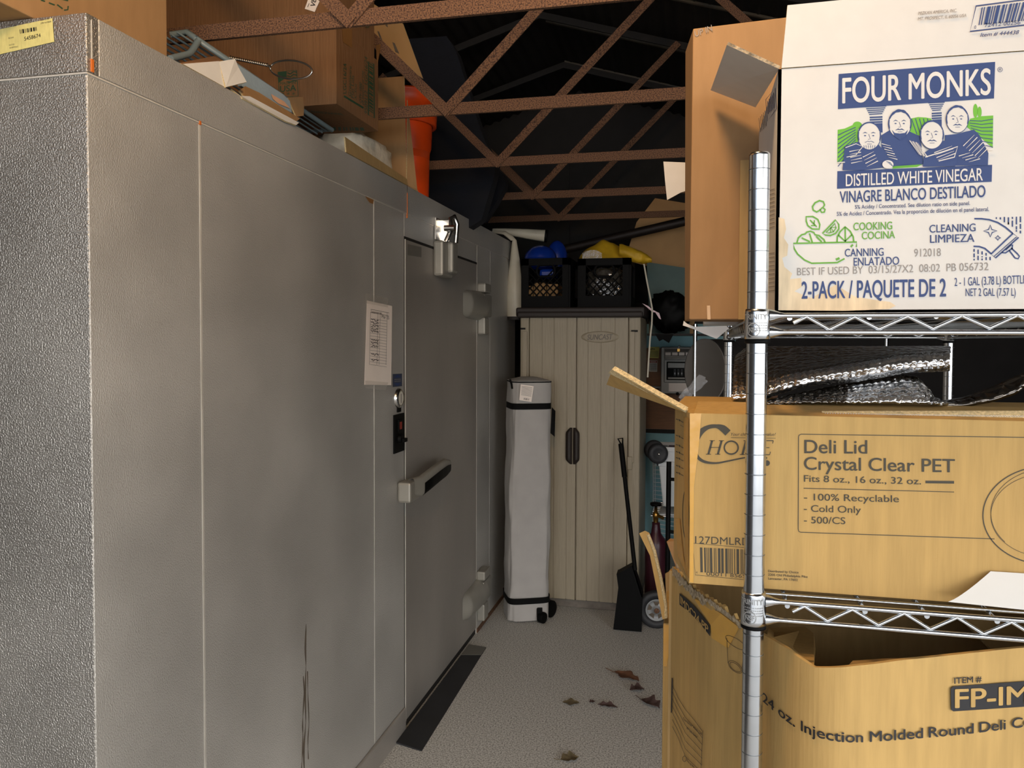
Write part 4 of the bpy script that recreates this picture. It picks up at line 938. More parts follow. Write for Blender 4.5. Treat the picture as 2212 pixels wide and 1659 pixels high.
# dry leaves
def leaf(px, py, L, Wd, ang, m, label, stem=False, curl=.3):
    c = onZ(px, py, .003); b = MB(m); ca, sa = math.cos(ang), math.sin(ang); b.smooth = True
    def f(u, v):
        t = u*2-1; e = (1-abs(t)**1.7)*(1+.30*math.sin(13*u+px)); w = Wd*e*(v-.5)*1.3
        z = .002+curl*Wd*abs(2*(v-.5))**1.6*(.45+.45*nz(u*3, v*2, px*.37))*e+.010*curl*(1+nz(u*5, v*4, px*.11))
        return c+Vector((ca*L*t-sa*w, sa*L*t+ca*w, max(.001, z)))
    b.grid(f, 16, 8)
    if stem: b.tube([c+Vector((-ca*L, -sa*L, .004)), c+Vector((-ca*L*1.7, -sa*L*1.6, .012))], .0014, 5)
    tag(b.build('dry_leaf'), label, 'leaf', 'dry leaves on the floor')
leaf(1353, 1464, .075, .06, -.55, 'leaf', 'curled reddish-brown dry leaf with a stem, farthest on the floor', True, .6)
leaf(1376, 1493, .035, .05, .3, 'leaf_dark', 'crumpled dark leaf just nearer than the curled brown leaf', False, .7)
leaf(1405, 1523, .055, .06, -.7, 'leaf_dark', 'crumpled dark leaf close against the leftmost carton', True, .7)
leaf(1313, 1528, .045, .03, -.1, 'leaf_dark', 'small broken dark leaf in the middle of the floor', False, .6)
leaf(1233, 1519, .038, .045, .15, 'leaf_olive', 'flat olive leaf left of the other floor leaves', False, .2)
leaf(1230, 1641, .038, .05, .5, 'leaf_olive', 'brown leaf nearest the camera at the bottom of the floor', True, .4)
leaf(1279, 1519, .014, .02, .5, 'leaf_dark', 'tiny leaf scrap right of the flat olive leaf', False, .5)

# ================================================================== chrome wire shelving in the foreground
PX, PY, RX, RY = .0765, 1.022, .094, 2.262
PW = .56
sh = thing('wire_shelving', 'chrome wire shelving unit loaded with cartons at the right front', 'shelving', (PX, PY, 0))
zp = onY(1634, 331, PY).z
def post(x, y, z1):
    b = MB('shelf_chrome'); prof = []; z = .004; pr = []
    b.cyl((x, y, 0), (x, y, z1), .0127)
    b.v = b.v[:0]; b.f = []; b.m = []; b.s = []
    n = int(z1/.0254); b.lathe([(.0127, 0), (.0127, z1-.010), (.0127, z1-.004), (.0127, z1-.0022), (.0115, z1), (0, z1)], (x, y, 0), seg=32)
    b.use('groove')
    for k in range(1, n):
        zz_ = z1-.0254*k*1.0+.004; wd = .0011 if k % 8 else .0017
        b.lathe([(.0128, zz_), (.0130, zz_+wd*.5), (.0128, zz_+wd)], (x, y, 0), seg=32)
    return b.build('post', sh)
post(PX, PY, zp); post(RX, RY, zp); post(PX+PW, PY, zp); post(RX+PW, RY, zp)
def shelf(zt, zbm, zigs, dots, czt, czb, vis=True):
    """zt, zbm: heights of the two front rails"""
    s = MB('shelf_chrome'); fr = [(PX, PY), (PX+PW, PY), (RX+PW, RY), (RX, RY)]
    V = lambda p, z: Vector((p[0], p[1], z))
    nwire = 44
    for k in range(1, nwire):
        t = k/nwire; a = Vector((lerp(PX, RX, t), lerp(PY, RY, t), zt+.0008)); s.tube([a, a+Vector((PW, 0, 0))], .0021, 6)
    root = s.build('shelf', sh)
    for i in range(4):
        a, c = fr[i], fr[(i+1) % 4]; b = MB('shelf_chrome')
        b.tube([V(a, zt), V(c, zt)], .0033, 8); b.tube([V(a, zbm), V(c, zbm)], .0033, 8)
        if i == 0 and zigs:
            z = [onY(x, y, PY) for x, y in zigs]
            st = z[-1]-z[-3]
            while z[-1].x < PX+PW-.06: z.append(Vector((z[-2].x+st.x, PY, z[-2].z)))
            b.tube(z, .0027, 8)
        else:
            L = (V(c, 0)-V(a, 0)).length; n = int(L/.036); e = []
            for k in range(1, n): e.append(lerp(V(a, 0), V(c, 0), k/n)+Vector((0, 0, zt-.004 if k % 2 else zbm+.003)))
            b.tube(e, .0027, 6)
        # flared joints to the collars
        for p, q in ((a, c), (c, a)):
            d = (V(q, 0)-V(p, 0)).normalized()
            for z in (zt, zbm): b.tube([V(p, z)+d*.014, V(p, z)+d*.019, V(p, z)+d*.026, V(p, z)+d*.031], .004, 10, radii=[.0085, .0072, .0046, .0035])
        b.build('edge_truss', root)
    for j, (px, py) in enumerate(dots):
        q = onY(px, py, PY); b = MB('shelf_chrome'); b.tube([q+Vector((0, .001, 0)), Vector((q.x+RX-PX, RY, q.z))], .0031, 10); b.build('support_rod', root)
    for i, p in enumerate(fr):
        b = MB('shelf_chrome'); b.lathe([(.0128, czt), (.0145, czt), (.0150, czt-.004), (.0158, czb+.006), (.0162, czb+.0005), (.0128, czb)], (p[0], p[1], 0), seg=36)
        if i == 0:
            PC = Plan([(p[0]+.0162*math.sin(a), p[1]-.0162*math.cos(a)) for a in [math.radians(-85+170*k/24) for k in range(25)]])
            m = PC.s[-1]/2; hgt = czt-czb
            def ct(t, s0, s1, z, ch):
                v, f, w, cap = text_geo(t, .02); b.add([PC.pos(s0+(s1-s0)*x/w, z+ch*y/cap, .0002-.0011*max(0, (z-czb)/hgt)) for x, y in v], f, False)
            b.use('hub'); ct('TRINITY', m-.021, m+.012, czt-.013, .0065)
            for k in range(4): ct(('www storage com', 'made stainless', 'quality wire', 'shelf')[k] if False else 'llllllllllll', m-.018+.002*k, m+.012, czt-.018-.0032*k, .0012)
            c0 = (m-.006, czb+.0115); rr = .0085
            b.add([PC.pos(c0[0]+r_*math.cos(a), c0[1]+r_*math.sin(a), .0002) for r_ in (rr, rr*.86) for a in [2*math.pi*k/28 for k in range(28)]], [(k, (k+1) % 28, 28+(k+1) % 28, 28+k) for k in range(28)], False)
            ct('NSF', c0[0]-.006, c0[0]+.006, c0[1]-.003, .006)
        cb_ = b.build('corner_collar', root)
        b = MB('black_plastic'); b.lathe([(.0128, czb), (.0155, czb), (.0155, czb-.0045), (.0128, czb-.0055)], (p[0], p[1], 0), seg=36); b.build('sleeve_ring', root)
    return root
zz1 = [onY(1663, y, PY).z for y in (681.5, 717.5)]; zz2 = [onY(1663, y, PY).z for y in (1298.5, 1337.5)]
shelf(zz1[0], zz1[1], [(1714, 698), (1743, 684), (1791, 712), (1846, 684), (1898, 711), (1960, 683), (2015, 710), (2077, 682), (2137, 709), (2197, 681)], [(1706, 687), (1878, 685), (2023, 683), (2170, 681)], onY(1632, 668, PY).z, onY(1632, 733, PY).z)
shelf(zz2[0], zz2[1], [(1712, 1321), (1738, 1309), (1787, 1341), (1841, 1316), (1897, 1350), (1953, 1324), (2009, 1359), (2067, 1333), (2124, 1369), (2184, 1343)], [(1701, 1310), (1869, 1322), (2003, 1332), (2155, 1343)], onY(1632, 1277, PY).z, onY(1632, 1347, PY).z)
shelf(.735, .713, None, [], .75, .70)
ZT1, ZT2 = zz1[0]+.0040, zz2[0]+.0040

# ------------------------------------------------------------------ white vinegar carton
FY = 1.060; fx = onY(1678, 400, FY).x
MP = Plane((fx, FY, ZT1), (0, -1, 0), (1, 0, 0)); ML = Plane((fx, FY, ZT1), (-1, 0, 0), (0, -1, 0))
zc_ = onY(1690, 149, FY).z; FB = 1.372
mk_ = thing('vinegar_carton', 'white two-pack vinegar carton printed in blue and green on the top shelf', 'carton', (fx, FY, ZT1))
b = MB('white_card')
b.box(fx, fx+.49, FY, FY+.004, ZT1, zc_); b.box(fx, fx+.004, FY, FB, ZT1, zc_); b.box(fx+.486, fx+.49, FY, FB, ZT1, zc_); b.box(fx, fx+.49, FB-.004, FB, ZT1, zc_); b.box(fx, fx+.49, FY, FB, ZT1, ZT1+.004)
I = 'blue_ink'
b.poly(MP, [(1811.6, 160), (2149.5, 133.7), (2147, 212.6), (1810, 235.9)], .0003, I)
b.text(MP, 'FOUR MONKS', (1820, 223), (2139, 204), (1820, 170), .035, off=.0006, ink='white_card')
b.ell(MP, (2160, 150.5), 5, 5, w=.9, ink=I).text(MP, 'R', (2158, 153.5), (2162.5, 153), (2158, 148), ink=I)
# generic picture: hills, two columns, four hooded figures behind a table
c2 = lambda x, y: (1680+x/4.158, 100+y/4.158)
G = 'leaf_ink'
b.poly(MP, [c2(*q) for q in ((538, 750), (600, 740), (690, 700), (720, 690), (720, 1040), (534, 1040))], .0003, G)
for k in range(8): b.stroke(MP, [c2(540, 800+k*40), c2(600, 770+k*34), c2(700, 728+k*22)], 1.7, off=.0005, ink=I)
b.ell(MP, c2(715, 710), 10, 8, .0004, G)
b.poly(MP, [c2(*q) for q in ((1190, 650), (1260, 636), (1330, 640), (1380, 650), (1380, 800), (1190, 800))], .0003, G)
for k in range(5): b.stroke(MP, [c2(1200+k*36, 650), c2(1250+k*30, 790)], 1.7, off=.0005, ink=I)
b.poly(MP, [c2(*q) for q in ((1730, 650), (1830, 628), (1935, 622), (1930, 915), (1800, 800), (1690, 720))], .0003, G)
for k in range(8): b.stroke(MP, [c2(1720+k*4, 668+k*22), c2(1830, 672+k*30), c2(1932, 655+k*36)], 1.5, off=.0005, ink=I)
b.ell(MP, c2(1775, 580), 5, 15, .0004, G).ell(MP, c2(1812, 592), 4.5, 12, .0004, G)
b.poly(MP, [c2(*q) for q in ((1060, 960), (1280, 955), (1300, 1060), (1250, 1085), (1030, 1100))], .0003, G)
for x0, y0, k in ((880, 545, 1), (1425, 510, .78)):
    for j in range(5): b.stroke(MP, [c2(x0-95*k+j*9, y0+j*17), c2(x0+95*k-j*9, y0-8*k+j*17)], 2.1, ink=I)
    for j in range(3): b.stroke(MP, [c2(x0-55*k, y0+95+j*22), c2(x0+60*k, y0+90+j*22)], 3.2, ink=I)
    b.poly(MP, [c2(x0-45*k, y0+150), c2(x0+60*k, y0+145), c2(x0+62*k, y0+230), c2(x0-10, y0+230)], .0003, I)
def monk(cx, cy, s, body, lean=0, beard=0, z=0, hair=0):
    b.poly(MP, [c2(*q) for q in body], z+.0006, I)
    b.ell(MP, c2(cx, cy+8), 25*s, 30*s, z+.0008, I).ell(MP, c2(cx, cy+9), 23.4*s, 28.4*s, z+.0010, 'white_card')
    if hair: b.stroke(MP, [c2(cx+96*s*math.cos(a)*.98, cy+4+112*s*math.sin(a)) for a in [math.radians(200+140*k/16) for k in range(17)]], [1+hair*(.5+.5*abs(math.cos(k*.9)))*math.sin(math.pi*(k+.5)/17) for k in range(17)], off=z+.0012, ink=I)
    for sg in (-1, 1): b.stroke(MP, [c2(cx+sg*94*s, cy-30*s), c2(cx+sg*98*s, cy+10*s), c2(cx+sg*88*s, cy+50*s)], [2.2*s, 3*s, 1], off=z+.0012, ink=I)
    for dx in (-38, 34): b.stroke(MP, [c2(cx+dx*s-20, cy-14), c2(cx+dx*s, cy-24), c2(cx+dx*s+20, cy-16)], [.6, 1.8, .6], off=z+.0013, ink=I); b.ell(MP, c2(cx+dx*s, cy+6), 2.4, 1.1, z+.0013, I)
    b.stroke(MP, [c2(cx-6, cy-8), c2(cx+8, cy+36), c2(cx-12, cy+40)], 1.0, off=z+.0013, ink=I)
    b.stroke(MP, [c2(cx-40*s, cy+66*s), c2(cx-14, cy+54*s), c2(cx, cy+60*s), c2(cx+16, cy+54*s), c2(cx+42*s, cy+66*s)], [.5, 2.4, 1.6, 2.4, .5] if beard < 2 else 1.0, off=z+.0013, ink=I)
    b.stroke(MP, [c2(cx-20*s, cy+80*s), c2(cx+22*s, cy+79*s)], .9, off=z+.0013, ink=I)
    if beard == 1: b.poly(MP, [c2(cx-70*s, cy+62*s), c2(cx-45*s, cy+88*s), c2(cx, cy+94*s), c2(cx+45*s, cy+88*s), c2(cx+72*s, cy+60*s), c2(cx+52*s, cy+118*s), c2(cx, cy+150*s), c2(cx-46*s, cy+120*s)], z+.0012, I)
    if beard == 2:
        for k in range(6): b.stroke(MP, [c2(cx-50*s+k*20*s, cy+92*s), c2(cx-40*s+k*16*s, cy+122*s)], [1.4, .4], off=z+.0013, ink=I)
monk(1095, 690, 1.02, ((930, 800), (1010, 750), (1180, 765), (1280, 810), (1310, 1060), (1000, 1080), (930, 960)), beard=1, hair=6)
monk(1610, 650, 1.0, ((1500, 800), (1600, 790), (1760, 750), (1810, 800), (1890, 960), (1885, 1070), (1500, 1075)), z=.0004, hair=5)
monk(820, 800, 1.02, ((600, 900), (720, 860), (900, 880), (1000, 1000), (1215, 1050), (1040, 1080), (760, 1115), (580, 1115)), z=.0008, beard=2, hair=1)
monk(1380, 790, 1.05, ((1310, 960), (1480, 850), (1600, 860), (1625, 960), (1590, 1080), (1300, 1085)), z=.0012, hair=2.5)
for (x0, y0, x1, y1, n, dx, dy) in ((640, 950, 740, 930, 5, 4, 26), (930, 880, 1010, 900, 6, 12, 24), (1180, 850, 1270, 980, 6, 14, 4), (1400, 960, 1560, 900, 4, 10, 22), (1660, 900, 1760, 800, 6, 26, 22), (760, 1000, 860, 950, 4, 12, 28), (1620, 990, 1720, 960, 4, 30, 18)):
    for j in range(n): b.stroke(MP, [c2(x0+dx*j, y0+dy*j), c2(x1+dx*j, y1+dy*j)], [.4, 2.0] if j % 2 else [1.8, .5], off=.0026, ink='white_card')
b.stroke(MP, [c2(605, 915), c2(700, 880), c2(760, 905), c2(700, 980), c2(615, 1000)], 1.6, off=.0026, ink='white_card')
b.stroke(MP, [c2(1320, 1000), c2(1480, 950), c2(1610, 905), c2(1580, 1000), c2(1440, 1035)], 2.2, off=.0027, ink='white_card')
b.ell(MP, c2(985, 1065), 12, 9, .0028, 'white_card'); 
for j in range(4): b.stroke(MP, [c2(970+j*14, 1040+j*10), c2(1010+j*8, 1048+j*12)], 1.0, off=.0030, ink=I)
b.stroke(MP, [c2(538, 1048), c2(600, 1045)], 2, ink='white_card', off=.0026).stroke(MP, [c2(1880, 935), c2(1930, 930)], 4, ink='white_card', off=.0026)
b.poly(MP, [(1808.7, 369.8), (2143, 356), (2142, 392.7), (1808, 407.8)], .0003, I)
b.text(MP, 'DISTILLED WHITE VINEGAR', (1827, 402.5), (2122.5, 389.8), (1827, 377), .02, off=.0007, ink='white_card')
def T1(t, bl, br, tl, ink=I, bold=.02): b.text(MP, t, bl, br, tl, bold, off=.0006, ink=ink)
T1('VINAGRE BLANCO DESTILADO', (1814, 438), (2128, 425.5), (1814, 414), bold=.03)
T1('5% Acidity / Concentrated. See dilution ratio on side panel.', (1846.7, 451.4), (2095, 443), (1846.7, 443.2), bold=.01)
T1('5% de Acidez / Concentrado. Vea la proporción de dilución en el panel lateral.', (1807.5, 466.5), (2136, 456), (1807.5, 458), bold=.01)
Gi = 'green_ink'
T1('COOKING', (1843.5, 497.6), (1927, 495.2), (1843.5, 481.5), Gi, .03); T1('COCINA', (1861.6, 517), (1933, 514.6), (1861.6, 501.4), Gi, .03)
T1('CANNING', (1825, 554.3), (1908.5, 552.2), (1825, 538)); T1('ENLATADO', (1844, 574), (1942, 571.6), (1844, 557.2))
T1('CLEANING', (2007.6, 502.6), (2107, 499.5), (2007.6, 486.3)); T1('LIMPIEZA', (2009, 524.7), (2104.5, 522.3), (2009, 508))
T1('912018', (1974.6, 554.8), (2032, 553.2), (1974.6, 538), 'grey_ink', .0)
T1('BEST IF USED BY  03/15/27X2  08:02  PB 056732', (1722, 595), (2135, 583.7), (1722, 579), 'grey_ink', .0)
T1('2-PACK / PAQUETE DE 2', (1731.7, 645), (2043, 640), (1731.7, 609), bold=.035)
T1('2 - 1 GAL (3.78 L) BOTTLES', (2061.7, 618), (2222, 612), (2061.7, 600.5), bold=.01); T1('NET 2 GAL (7.57 L)', (2085.7, 639.7), (2193.5, 639), (2085.7, 623.3), bold=.01)
c3 = lambda L: [(1680+x/4.158, 360+y/4.158) for x, y in L]
def ln(L, w=3.4, ink=Gi, cl=False): b.stroke(MP, c3(L), w, cl, ink=ink)
ln([(705, 722), (710, 677), (140, 690), (150, 740), (178, 785), (240, 838), (305, 868), (535, 862), (600, 826)])
ln([(655, 722), (675, 700)], 4); ln([(522, 836), (555, 822)], 5)
ln([(172, 684), (185, 640), (215, 612), (245, 605), (262, 588), (295, 580), (325, 592), (335, 612), (370, 618), (395, 640), (415, 655), (425, 680)])
ln([(285, 600), (310, 680)]); ln([(215, 640), (290, 675)]); ln([(345, 625), (395, 675)])
ln([(532, 676), (535, 630), (560, 585), (605, 540), (650, 580), (678, 630), (682, 672)]); ln([(605, 545), (607, 672)]); ln([(545, 615), (605, 670), (665, 612)])
ln([(402, 600), (520, 478), (548, 520), (548, 560), (520, 600), (475, 618), (430, 615)], 3.4, Gi, True); ln([(435, 592), (515, 510), (525, 550), (500, 585), (460, 596)], 2.4, Gi, True); ln([(475, 590), (475, 550)], 2); ln([(500, 585), (480, 548), (522, 545)], 2)
ln([(255, 450), (315, 448), (360, 475), (378, 520), (372, 562), (310, 560), (270, 530), (256, 490)], 3.4, Gi, True); ln([(290, 480), (350, 540)], 3); ln([(325, 515), (330, 480)], 2.6); ln([(335, 528), (298, 530)], 2.6)
ln([(318, 390), (312, 360), (335, 325), (375, 305), (410, 315), (420, 345), (405, 368), (425, 385), (418, 408), (395, 412), (380, 390), (350, 408)], 3.6, Gi, True); ln([(380, 390), (400, 368)], 3)
ln([(1765, 468), (1830, 468), (1900, 477), (1975, 502), (2045, 545), (2110, 600)], 3.4, I); ln([(1758, 716), (1810, 718), (1860, 735), (1915, 782)], 3.4, I)
ln([(2112, 600), (2162, 636), (1955, 820), (1915, 785)], 3.2, I, True); ln([(2145, 630), (1940, 808)], 1.8, I)
ln([(2010, 772), (2045, 775), (2105, 735), (2108, 700)], 3, I); ln([(2045, 750), (2100, 700)], 2.4, I); ln([(2078, 752), (2130, 820), (2158, 828), (2170, 805), (2150, 780), (2095, 730)], 3, I)
ln([(1908, 525), (1922, 565), (1968, 577), (1925, 592), (1908, 632), (1893, 592), (1848, 578), (1893, 565)], 2.4, I, True); ln([(1976, 618), (1984, 632), (2002, 640), (1984, 648), (1976, 662), (1968, 648), (1952, 640), (1968, 632)], 2, I, True)
for k in range(7):
    x = 1963+k*36
    for y0, y1 in (((455, 470), (455, 475), (452, 500), (455, 520), (452, 470), (450, 520), (448, 500))[k], ((0, 0), (0, 0), (0, 0), (500, 520), (485, 540), (535, 565), (515, 560))[k], ((0, 0),)*5 and ((0, 0), (0, 0), (0, 0), (0, 0), (0, 0), (570, 585), (575, 600))[k]):
        if y1: ln([(x, y0), (x, y1)], 3, I)
for k in range(5):
    x = 1763+k*36
    for y0, y1 in (((740, 765), (745, 785), (760, 790), (775, 800), (810, 840))[k], ((780, 815), (800, 840), (805, 815), (812, 840), (0, 0))[k], ((828, 842), (0, 0), (825, 842), (0, 0), (0, 0))[k]):
        if y1: ln([(x, y0), (x, y1)], 3, I)
# water stain along the lower left
b.poly(MP, c3([(8, 455), (60, 470), (75, 560), (55, 640), (95, 700), (85, 800), (40, 820), (60, 900), (130, 960), (110, 1010), (210, 1000), (215, 1080), (150, 1120), (8, 1290)]), .0002, 'stain')
b.poly(MP, c3([(8, 1290), (150, 1120), (300, 1180), (520, 1060), (560, 1085), (700, 1170), (900, 1200), (1010, 1215), (1060, 1250), (1000, 1280), (600, 1295)]), .00021, 'stain')
# side prints
for k in range(5): b.stroke(ML, [(1640+k*3.2, 255-k*5+k*1), (1643+k*3.2, 285-k*3)], 1.2, ink='grey_ink')
b.stroke(ML, [(1655, 215), (1675, 190), (1678, 235), (1658, 262)], 1.2, True, ink=I)
for k in range(5): b.stroke(ML, [(1659+k*3.2, 218-k*4.5), (1660+k*3.2, 246-k*3)], 1.4, ink=I)
for y in range(375, 690, 9):
    if (y//45) % 3 != 2: b.stroke(ML, [(1659, y+2), (1674, y-3+(y > 520)*3)], 1.6, ink='grey_ink')
b.build('body', mk_)
b = MB('white_card'); cv = zc_-ZT1+.001; u0_, u1_ = MP.hit(1688, 149)[0], fx+.486-fx
b.plate([MP.pos(u0_, cv, .001), MP.pos(*MP.hit(1701, 12), .001), MP.pos(u1_, MP.hit(1701, 12)[1]+.004, .001), MP.pos(u1_, cv, .001)], .004, edge='kraft_edge')
FPn = MP; s_ = .0025
def T2(t, bl, br, tl, ink='grey_ink', bold=.02, sh_=.2): b.text(MP, t, bl, br, tl, bold, sh_, off=s_, ink=ink)
T2('MIZKAN AMERICA, INC.', (1982.4, 33.8), (2065.5, 27.4), (1982.6, 27.2)); T2('MT. PROSPECT, IL 60056 USA', (1981.6, 45.8), (2085.8, 38), (1981.8, 39.3))
b.stroke(MP, [(2107, 14.8), (2235, -2), (2218, 55), (2094, 69.6)], 3, True, off=s_, ink=I); b.bars(MP, (2119, 18), (2226, 4), (2213, 46), (2112, 56), 42, 4, off=s_, ink=I)
T2('72412 00256', (2125, 60.6), (2202, 54), (2126, 52), I, .0, 0); T2('0', (2103, 64), (2107, 63.5), (2103.5, 57), I, 0, 0); T2('Item # 444438', (2116, 81), (2199, 75), (2117, 73), I)
b.build('front_flap', mk_)
b = MB('white_card'); b.plate([onY(1683, 149, FY), onY(1632, 232, FB), onY(1535, 195, 1.375), onY(1570, 97, 1.07)], .004, edge='torn'); 
b.build('side_flap', mk_)
# tall brown carton behind the post
TY = 1.40
tl = onY(1497, 62, TY); bl_ = onY(1489, 690, TY); bk = onY(1477, 400, 1.56)
tb_ = thing('cardboard_box', 'tall plain brown box behind the front chrome post on the top shelf', 'box', (tl.x, TY, ZT1))
b = MB('brown'); x1 = .36
lo_ = [Vector((bl_.x, TY, ZT1+.001)), Vector((x1, TY, ZT1+.001)), Vector((x1, 1.72, ZT1+.001)), Vector((bk.x+.004, 1.60, ZT1+.003))]
hi_ = [Vector((tl.x, TY, tl.z)), Vector((x1, TY+.02, onY(1700, 16, TY).z)), Vector((x1, 1.72, tl.z+.02)), Vector((bk.x, 1.60, tl.z+.035))]
b.add(lo_+hi_, [(3, 2, 1, 0), (4, 5, 6, 7)]+[(i, (i+1) % 4, 4+(i+1) % 4, 4+i) for i in range(4)], False)
TP = Plane(bl_, (0, -1, 0), (1, 0, 0)); b.text(TP, 'UP IN', (1502, 80), (1540, 66), (1499, 68), 0, .1, off=.001, ink='grey_ink')
TLp = Plane(lo_[0], (lo_[0]-hi_[3]).cross(Vector((0, 0, 1))), None)
b.build('body', tb_, bevel=.002)
b = MB('white_card'); z0 = ZT1-.002
b.plate([onY(x, y, TY+.03) for x, y in ((1477, 693), (1484, 699), (1500, 706), (1568, 704), (1575, 709), (1548, 732), (1520, 721), (1496, 710), (1475, 703))], .003, edge='torn'); b.build('torn_bottom_flap', tb_, label='torn white flap hanging below the box')
b = MB('tape').poly(TP, [(1527, 660), (1534, 660), (1535, 690), (1528, 690)], .0008); b.build('tape_strip', tb_)
tag(MB('kraft_inside').box(onY(1597, 500, 1.39).x, onY(1640, 500, 1.39).x, 1.386, 1.392, ZT1+.001, onY(1605, 347, 1.39).z).build('cardboard_strip'), 'narrow beige cardboard strip standing between the brown box and chrome post', 'cardboard')
wc_ = thing('white_carton', 'white carton mostly hidden behind the tall brown box, one flap sticking out left', 'carton', (.05, 1.76, ZT1))
MB('white_card').box(.02, .36, 1.76, 1.98, ZT1+.001, 2.05).build('body', wc_)
b = MB('white_card'); b.plate([onY(x, y, 1.755) for x, y in ((1433, 349), (1505, 352), (1505, 405), (1470, 416), (1441, 432), (1437, 395))], .004, edge='torn'); b.build('flap', wc_)

# ------------------------------------------------------------------ deli lid carton on the lower shelf
DY = 1.060; dxl = onY(1490, 1100, DY).x; dz0 = ZT2; dz1 = onY(1490, 893, DY).z; dxr = dxl+.56
bl1 = onD(1457, 1000, 1.15)
dc = thing('deli_lid_carton', 'tan deli lid carton with charcoal print on the middle shelf', 'carton', (dxl, DY, dz0))
b = MB('kraft')
pl_ = [(dxl, DY), (dxr, DY), (dxr, DY+.33), (bl1.x+.012, DY+.33), (bl1.x, bl1.y)]
n = len(pl_); pts = [(x, y, dz0+(.0 if i < 3 else .002)) for i, (x, y) in enumerate(pl_)]+[(x, y, dz1-(.0 if i else 0)) for i, (x, y) in enumerate(pl_)]
b.add(pts, [tuple(range(n))[::-1], tuple(range(n, 2*n))]+[(i, (i+1) % n, n+(i+1) % n, n+i) for i in range(n)], False)
DP = Plane((dxl, DY, dz0), (0, -1, 0), (1, 0, 0)); e = Vector((dxl-bl1.x, DY-bl1.y, 0)); DL = Plane((dxl, DY, dz0), e.cross(Vector((0, 0, 1))), e)
J = 'brown_ink'
c5 = lambda x, y: (1400+x/2.724, 860+y/2.724)
def T3(t, bl, br, tl, bold=.015, sh_=0): b.text(DP, t, c5(*bl), c5(*br), c5(*tl), bold, sh_, ink=J)
T3('Deli Lid', (920, 323), (1288, 326), (920, 246), .02); T3('Crystal Clear PET', (918, 420), (1803, 436), (918, 346), .02); T3('Fits 8 oz., 16 oz., 32 oz.', (917, 491), (1605, 507), (917, 453), .015)
T3('- 100% Recyclable', (917, 600), (1475, 612), (917, 561), .01); T3('- Cold Only', (917, 667), (1252, 676), (917, 628), .01); T3('- 500/CS', (917, 735), (1160, 741), (917, 696), .01)
b.poly(DP, [c5(*q) for q in ((1632, 485), (1800, 487), (1800, 503), (1632, 501))], ink=J); b.stroke(DP, [c5(915, 530), c5(1800, 552)], 1.6, ink=J)
b.stroke(DP, [c5(*q) for q in ((2300, 232), (900, 212), (888, 218), (885, 230), (883, 770), (886, 783), (898, 789), (2038, 828))], 1.7, ink=J)
b.ell(DP, (2262, 1113), 139, 106, w=2.4, ink=J, n=90); b.ell(DP, (2270, 1108), 130, 97, w=1.1, ink=J, a0=140, a1=262, n=40); b.ell(DP, (2262, 1113), 122, 90, w=1.0, ink=J, n=90)
# big C swoosh
b.stroke(DP, smooth([c5(*q) for q in ((470, 205), (440, 178), (400, 165), (350, 172), (305, 205), (278, 260), (275, 310), (295, 350), (335, 375), (400, 382), (470, 370), (570, 350), (640, 345), (700, 352))], 4), [lerp(a_, c_, j/4) for a_, c_ in zip([16, 15, 8, 9, 13, 13, 10, 7, 6, 4, 3.5, 3, 3], [15, 8, 9, 13, 13, 10, 7, 6, 4, 3.5, 3, 3, 4]) for j in range(4)]+[4], ink=J)
b.ell(DP, c5(700, 382), 6.2, 6.2, ink=J)
def serif(x0, x1, yb_, yt_, segs):
    for a, c, w in segs:
        f = lambda p: c5(lerp(x0, x1, p[0])+(1-p[1])*-0+p[1]*22, lerp(yb_, yt_, p[1])); b.stroke(DP, [f(a), f(c)], w, ink=J)
sv = [((0, 0), (.35, 0), 1.2), ((0, 1), (.35, 1), 1.2)]
serif(340, 425, 330, 250, [((.17, 0), (.17, 1), 4.6), ((.83, 0), (.83, 1), 4.6), ((.17, .5), (.83, .5), 1.4), ((0, 0), (.36, 0), 1.4), ((.64, 0), (1, 0), 1.4), ((0, 1), (.36, 1), 1.4), ((.64, 1), (1, 1), 1.4)])
b.ell(DP, c5(489, 291), 15, 14, w=3.4, ink=J); serif(535, 575, 332, 250, [((.5, 0), (.5, 1), 4.6), ((.1, 0), (.9, 0), 1.4), ((.1, 1), (.9, 1), 1.4)])
b.ell(DP, c5(625, 291), 14, 14, w=3.4, ink=J, a0=40, a1=320); serif(655, 715, 333, 250, [((.2, 0), (.2, 1), 4.6), ((0, 0), (1, 0), 2), ((0, 1), (1, 1), 2), ((.2, .5), (.8, .5), 1.6), ((1, 0), (1, .22), 1.6), ((1, 1), (1, .8), 1.6)])
T3('Your choice, Your value!', (487, 221), (752, 222), (487, 203), .0, .3); b.stroke(DP, [c5(487, 232), c5(750, 236)], .9, ink=J)
T3('127DMLRDB', (277, 855), (640, 868), (277, 812), -.01)
b.stroke(DP, [c5(*q) for q in ((660, 887), (262, 853), (278, 1040), (660, 1077))], 1, ink=J); b.bars(DP, c5(305, 878), c5(640, 893), c5(640, 1040), c5(308, 1024), 70, 9, ink=J)
T3('4', (281, 1031), (290, 1032), (281, 1018), 0); T3('00011', (343, 1043), (460, 1050), (343, 1022), 0); T3('85650', (483, 1052), (600, 1060), (483, 1031), 0)
T3('Distributed by Choice', (707, 1023), (885, 1031), (707, 1010), .02); T3('2205 Old Philadelphia Pike', (707, 1044), (938, 1057), (707, 1031), .02); T3('Lancaster, PA 17602', (707, 1066), (880, 1076), (707, 1053), .02)
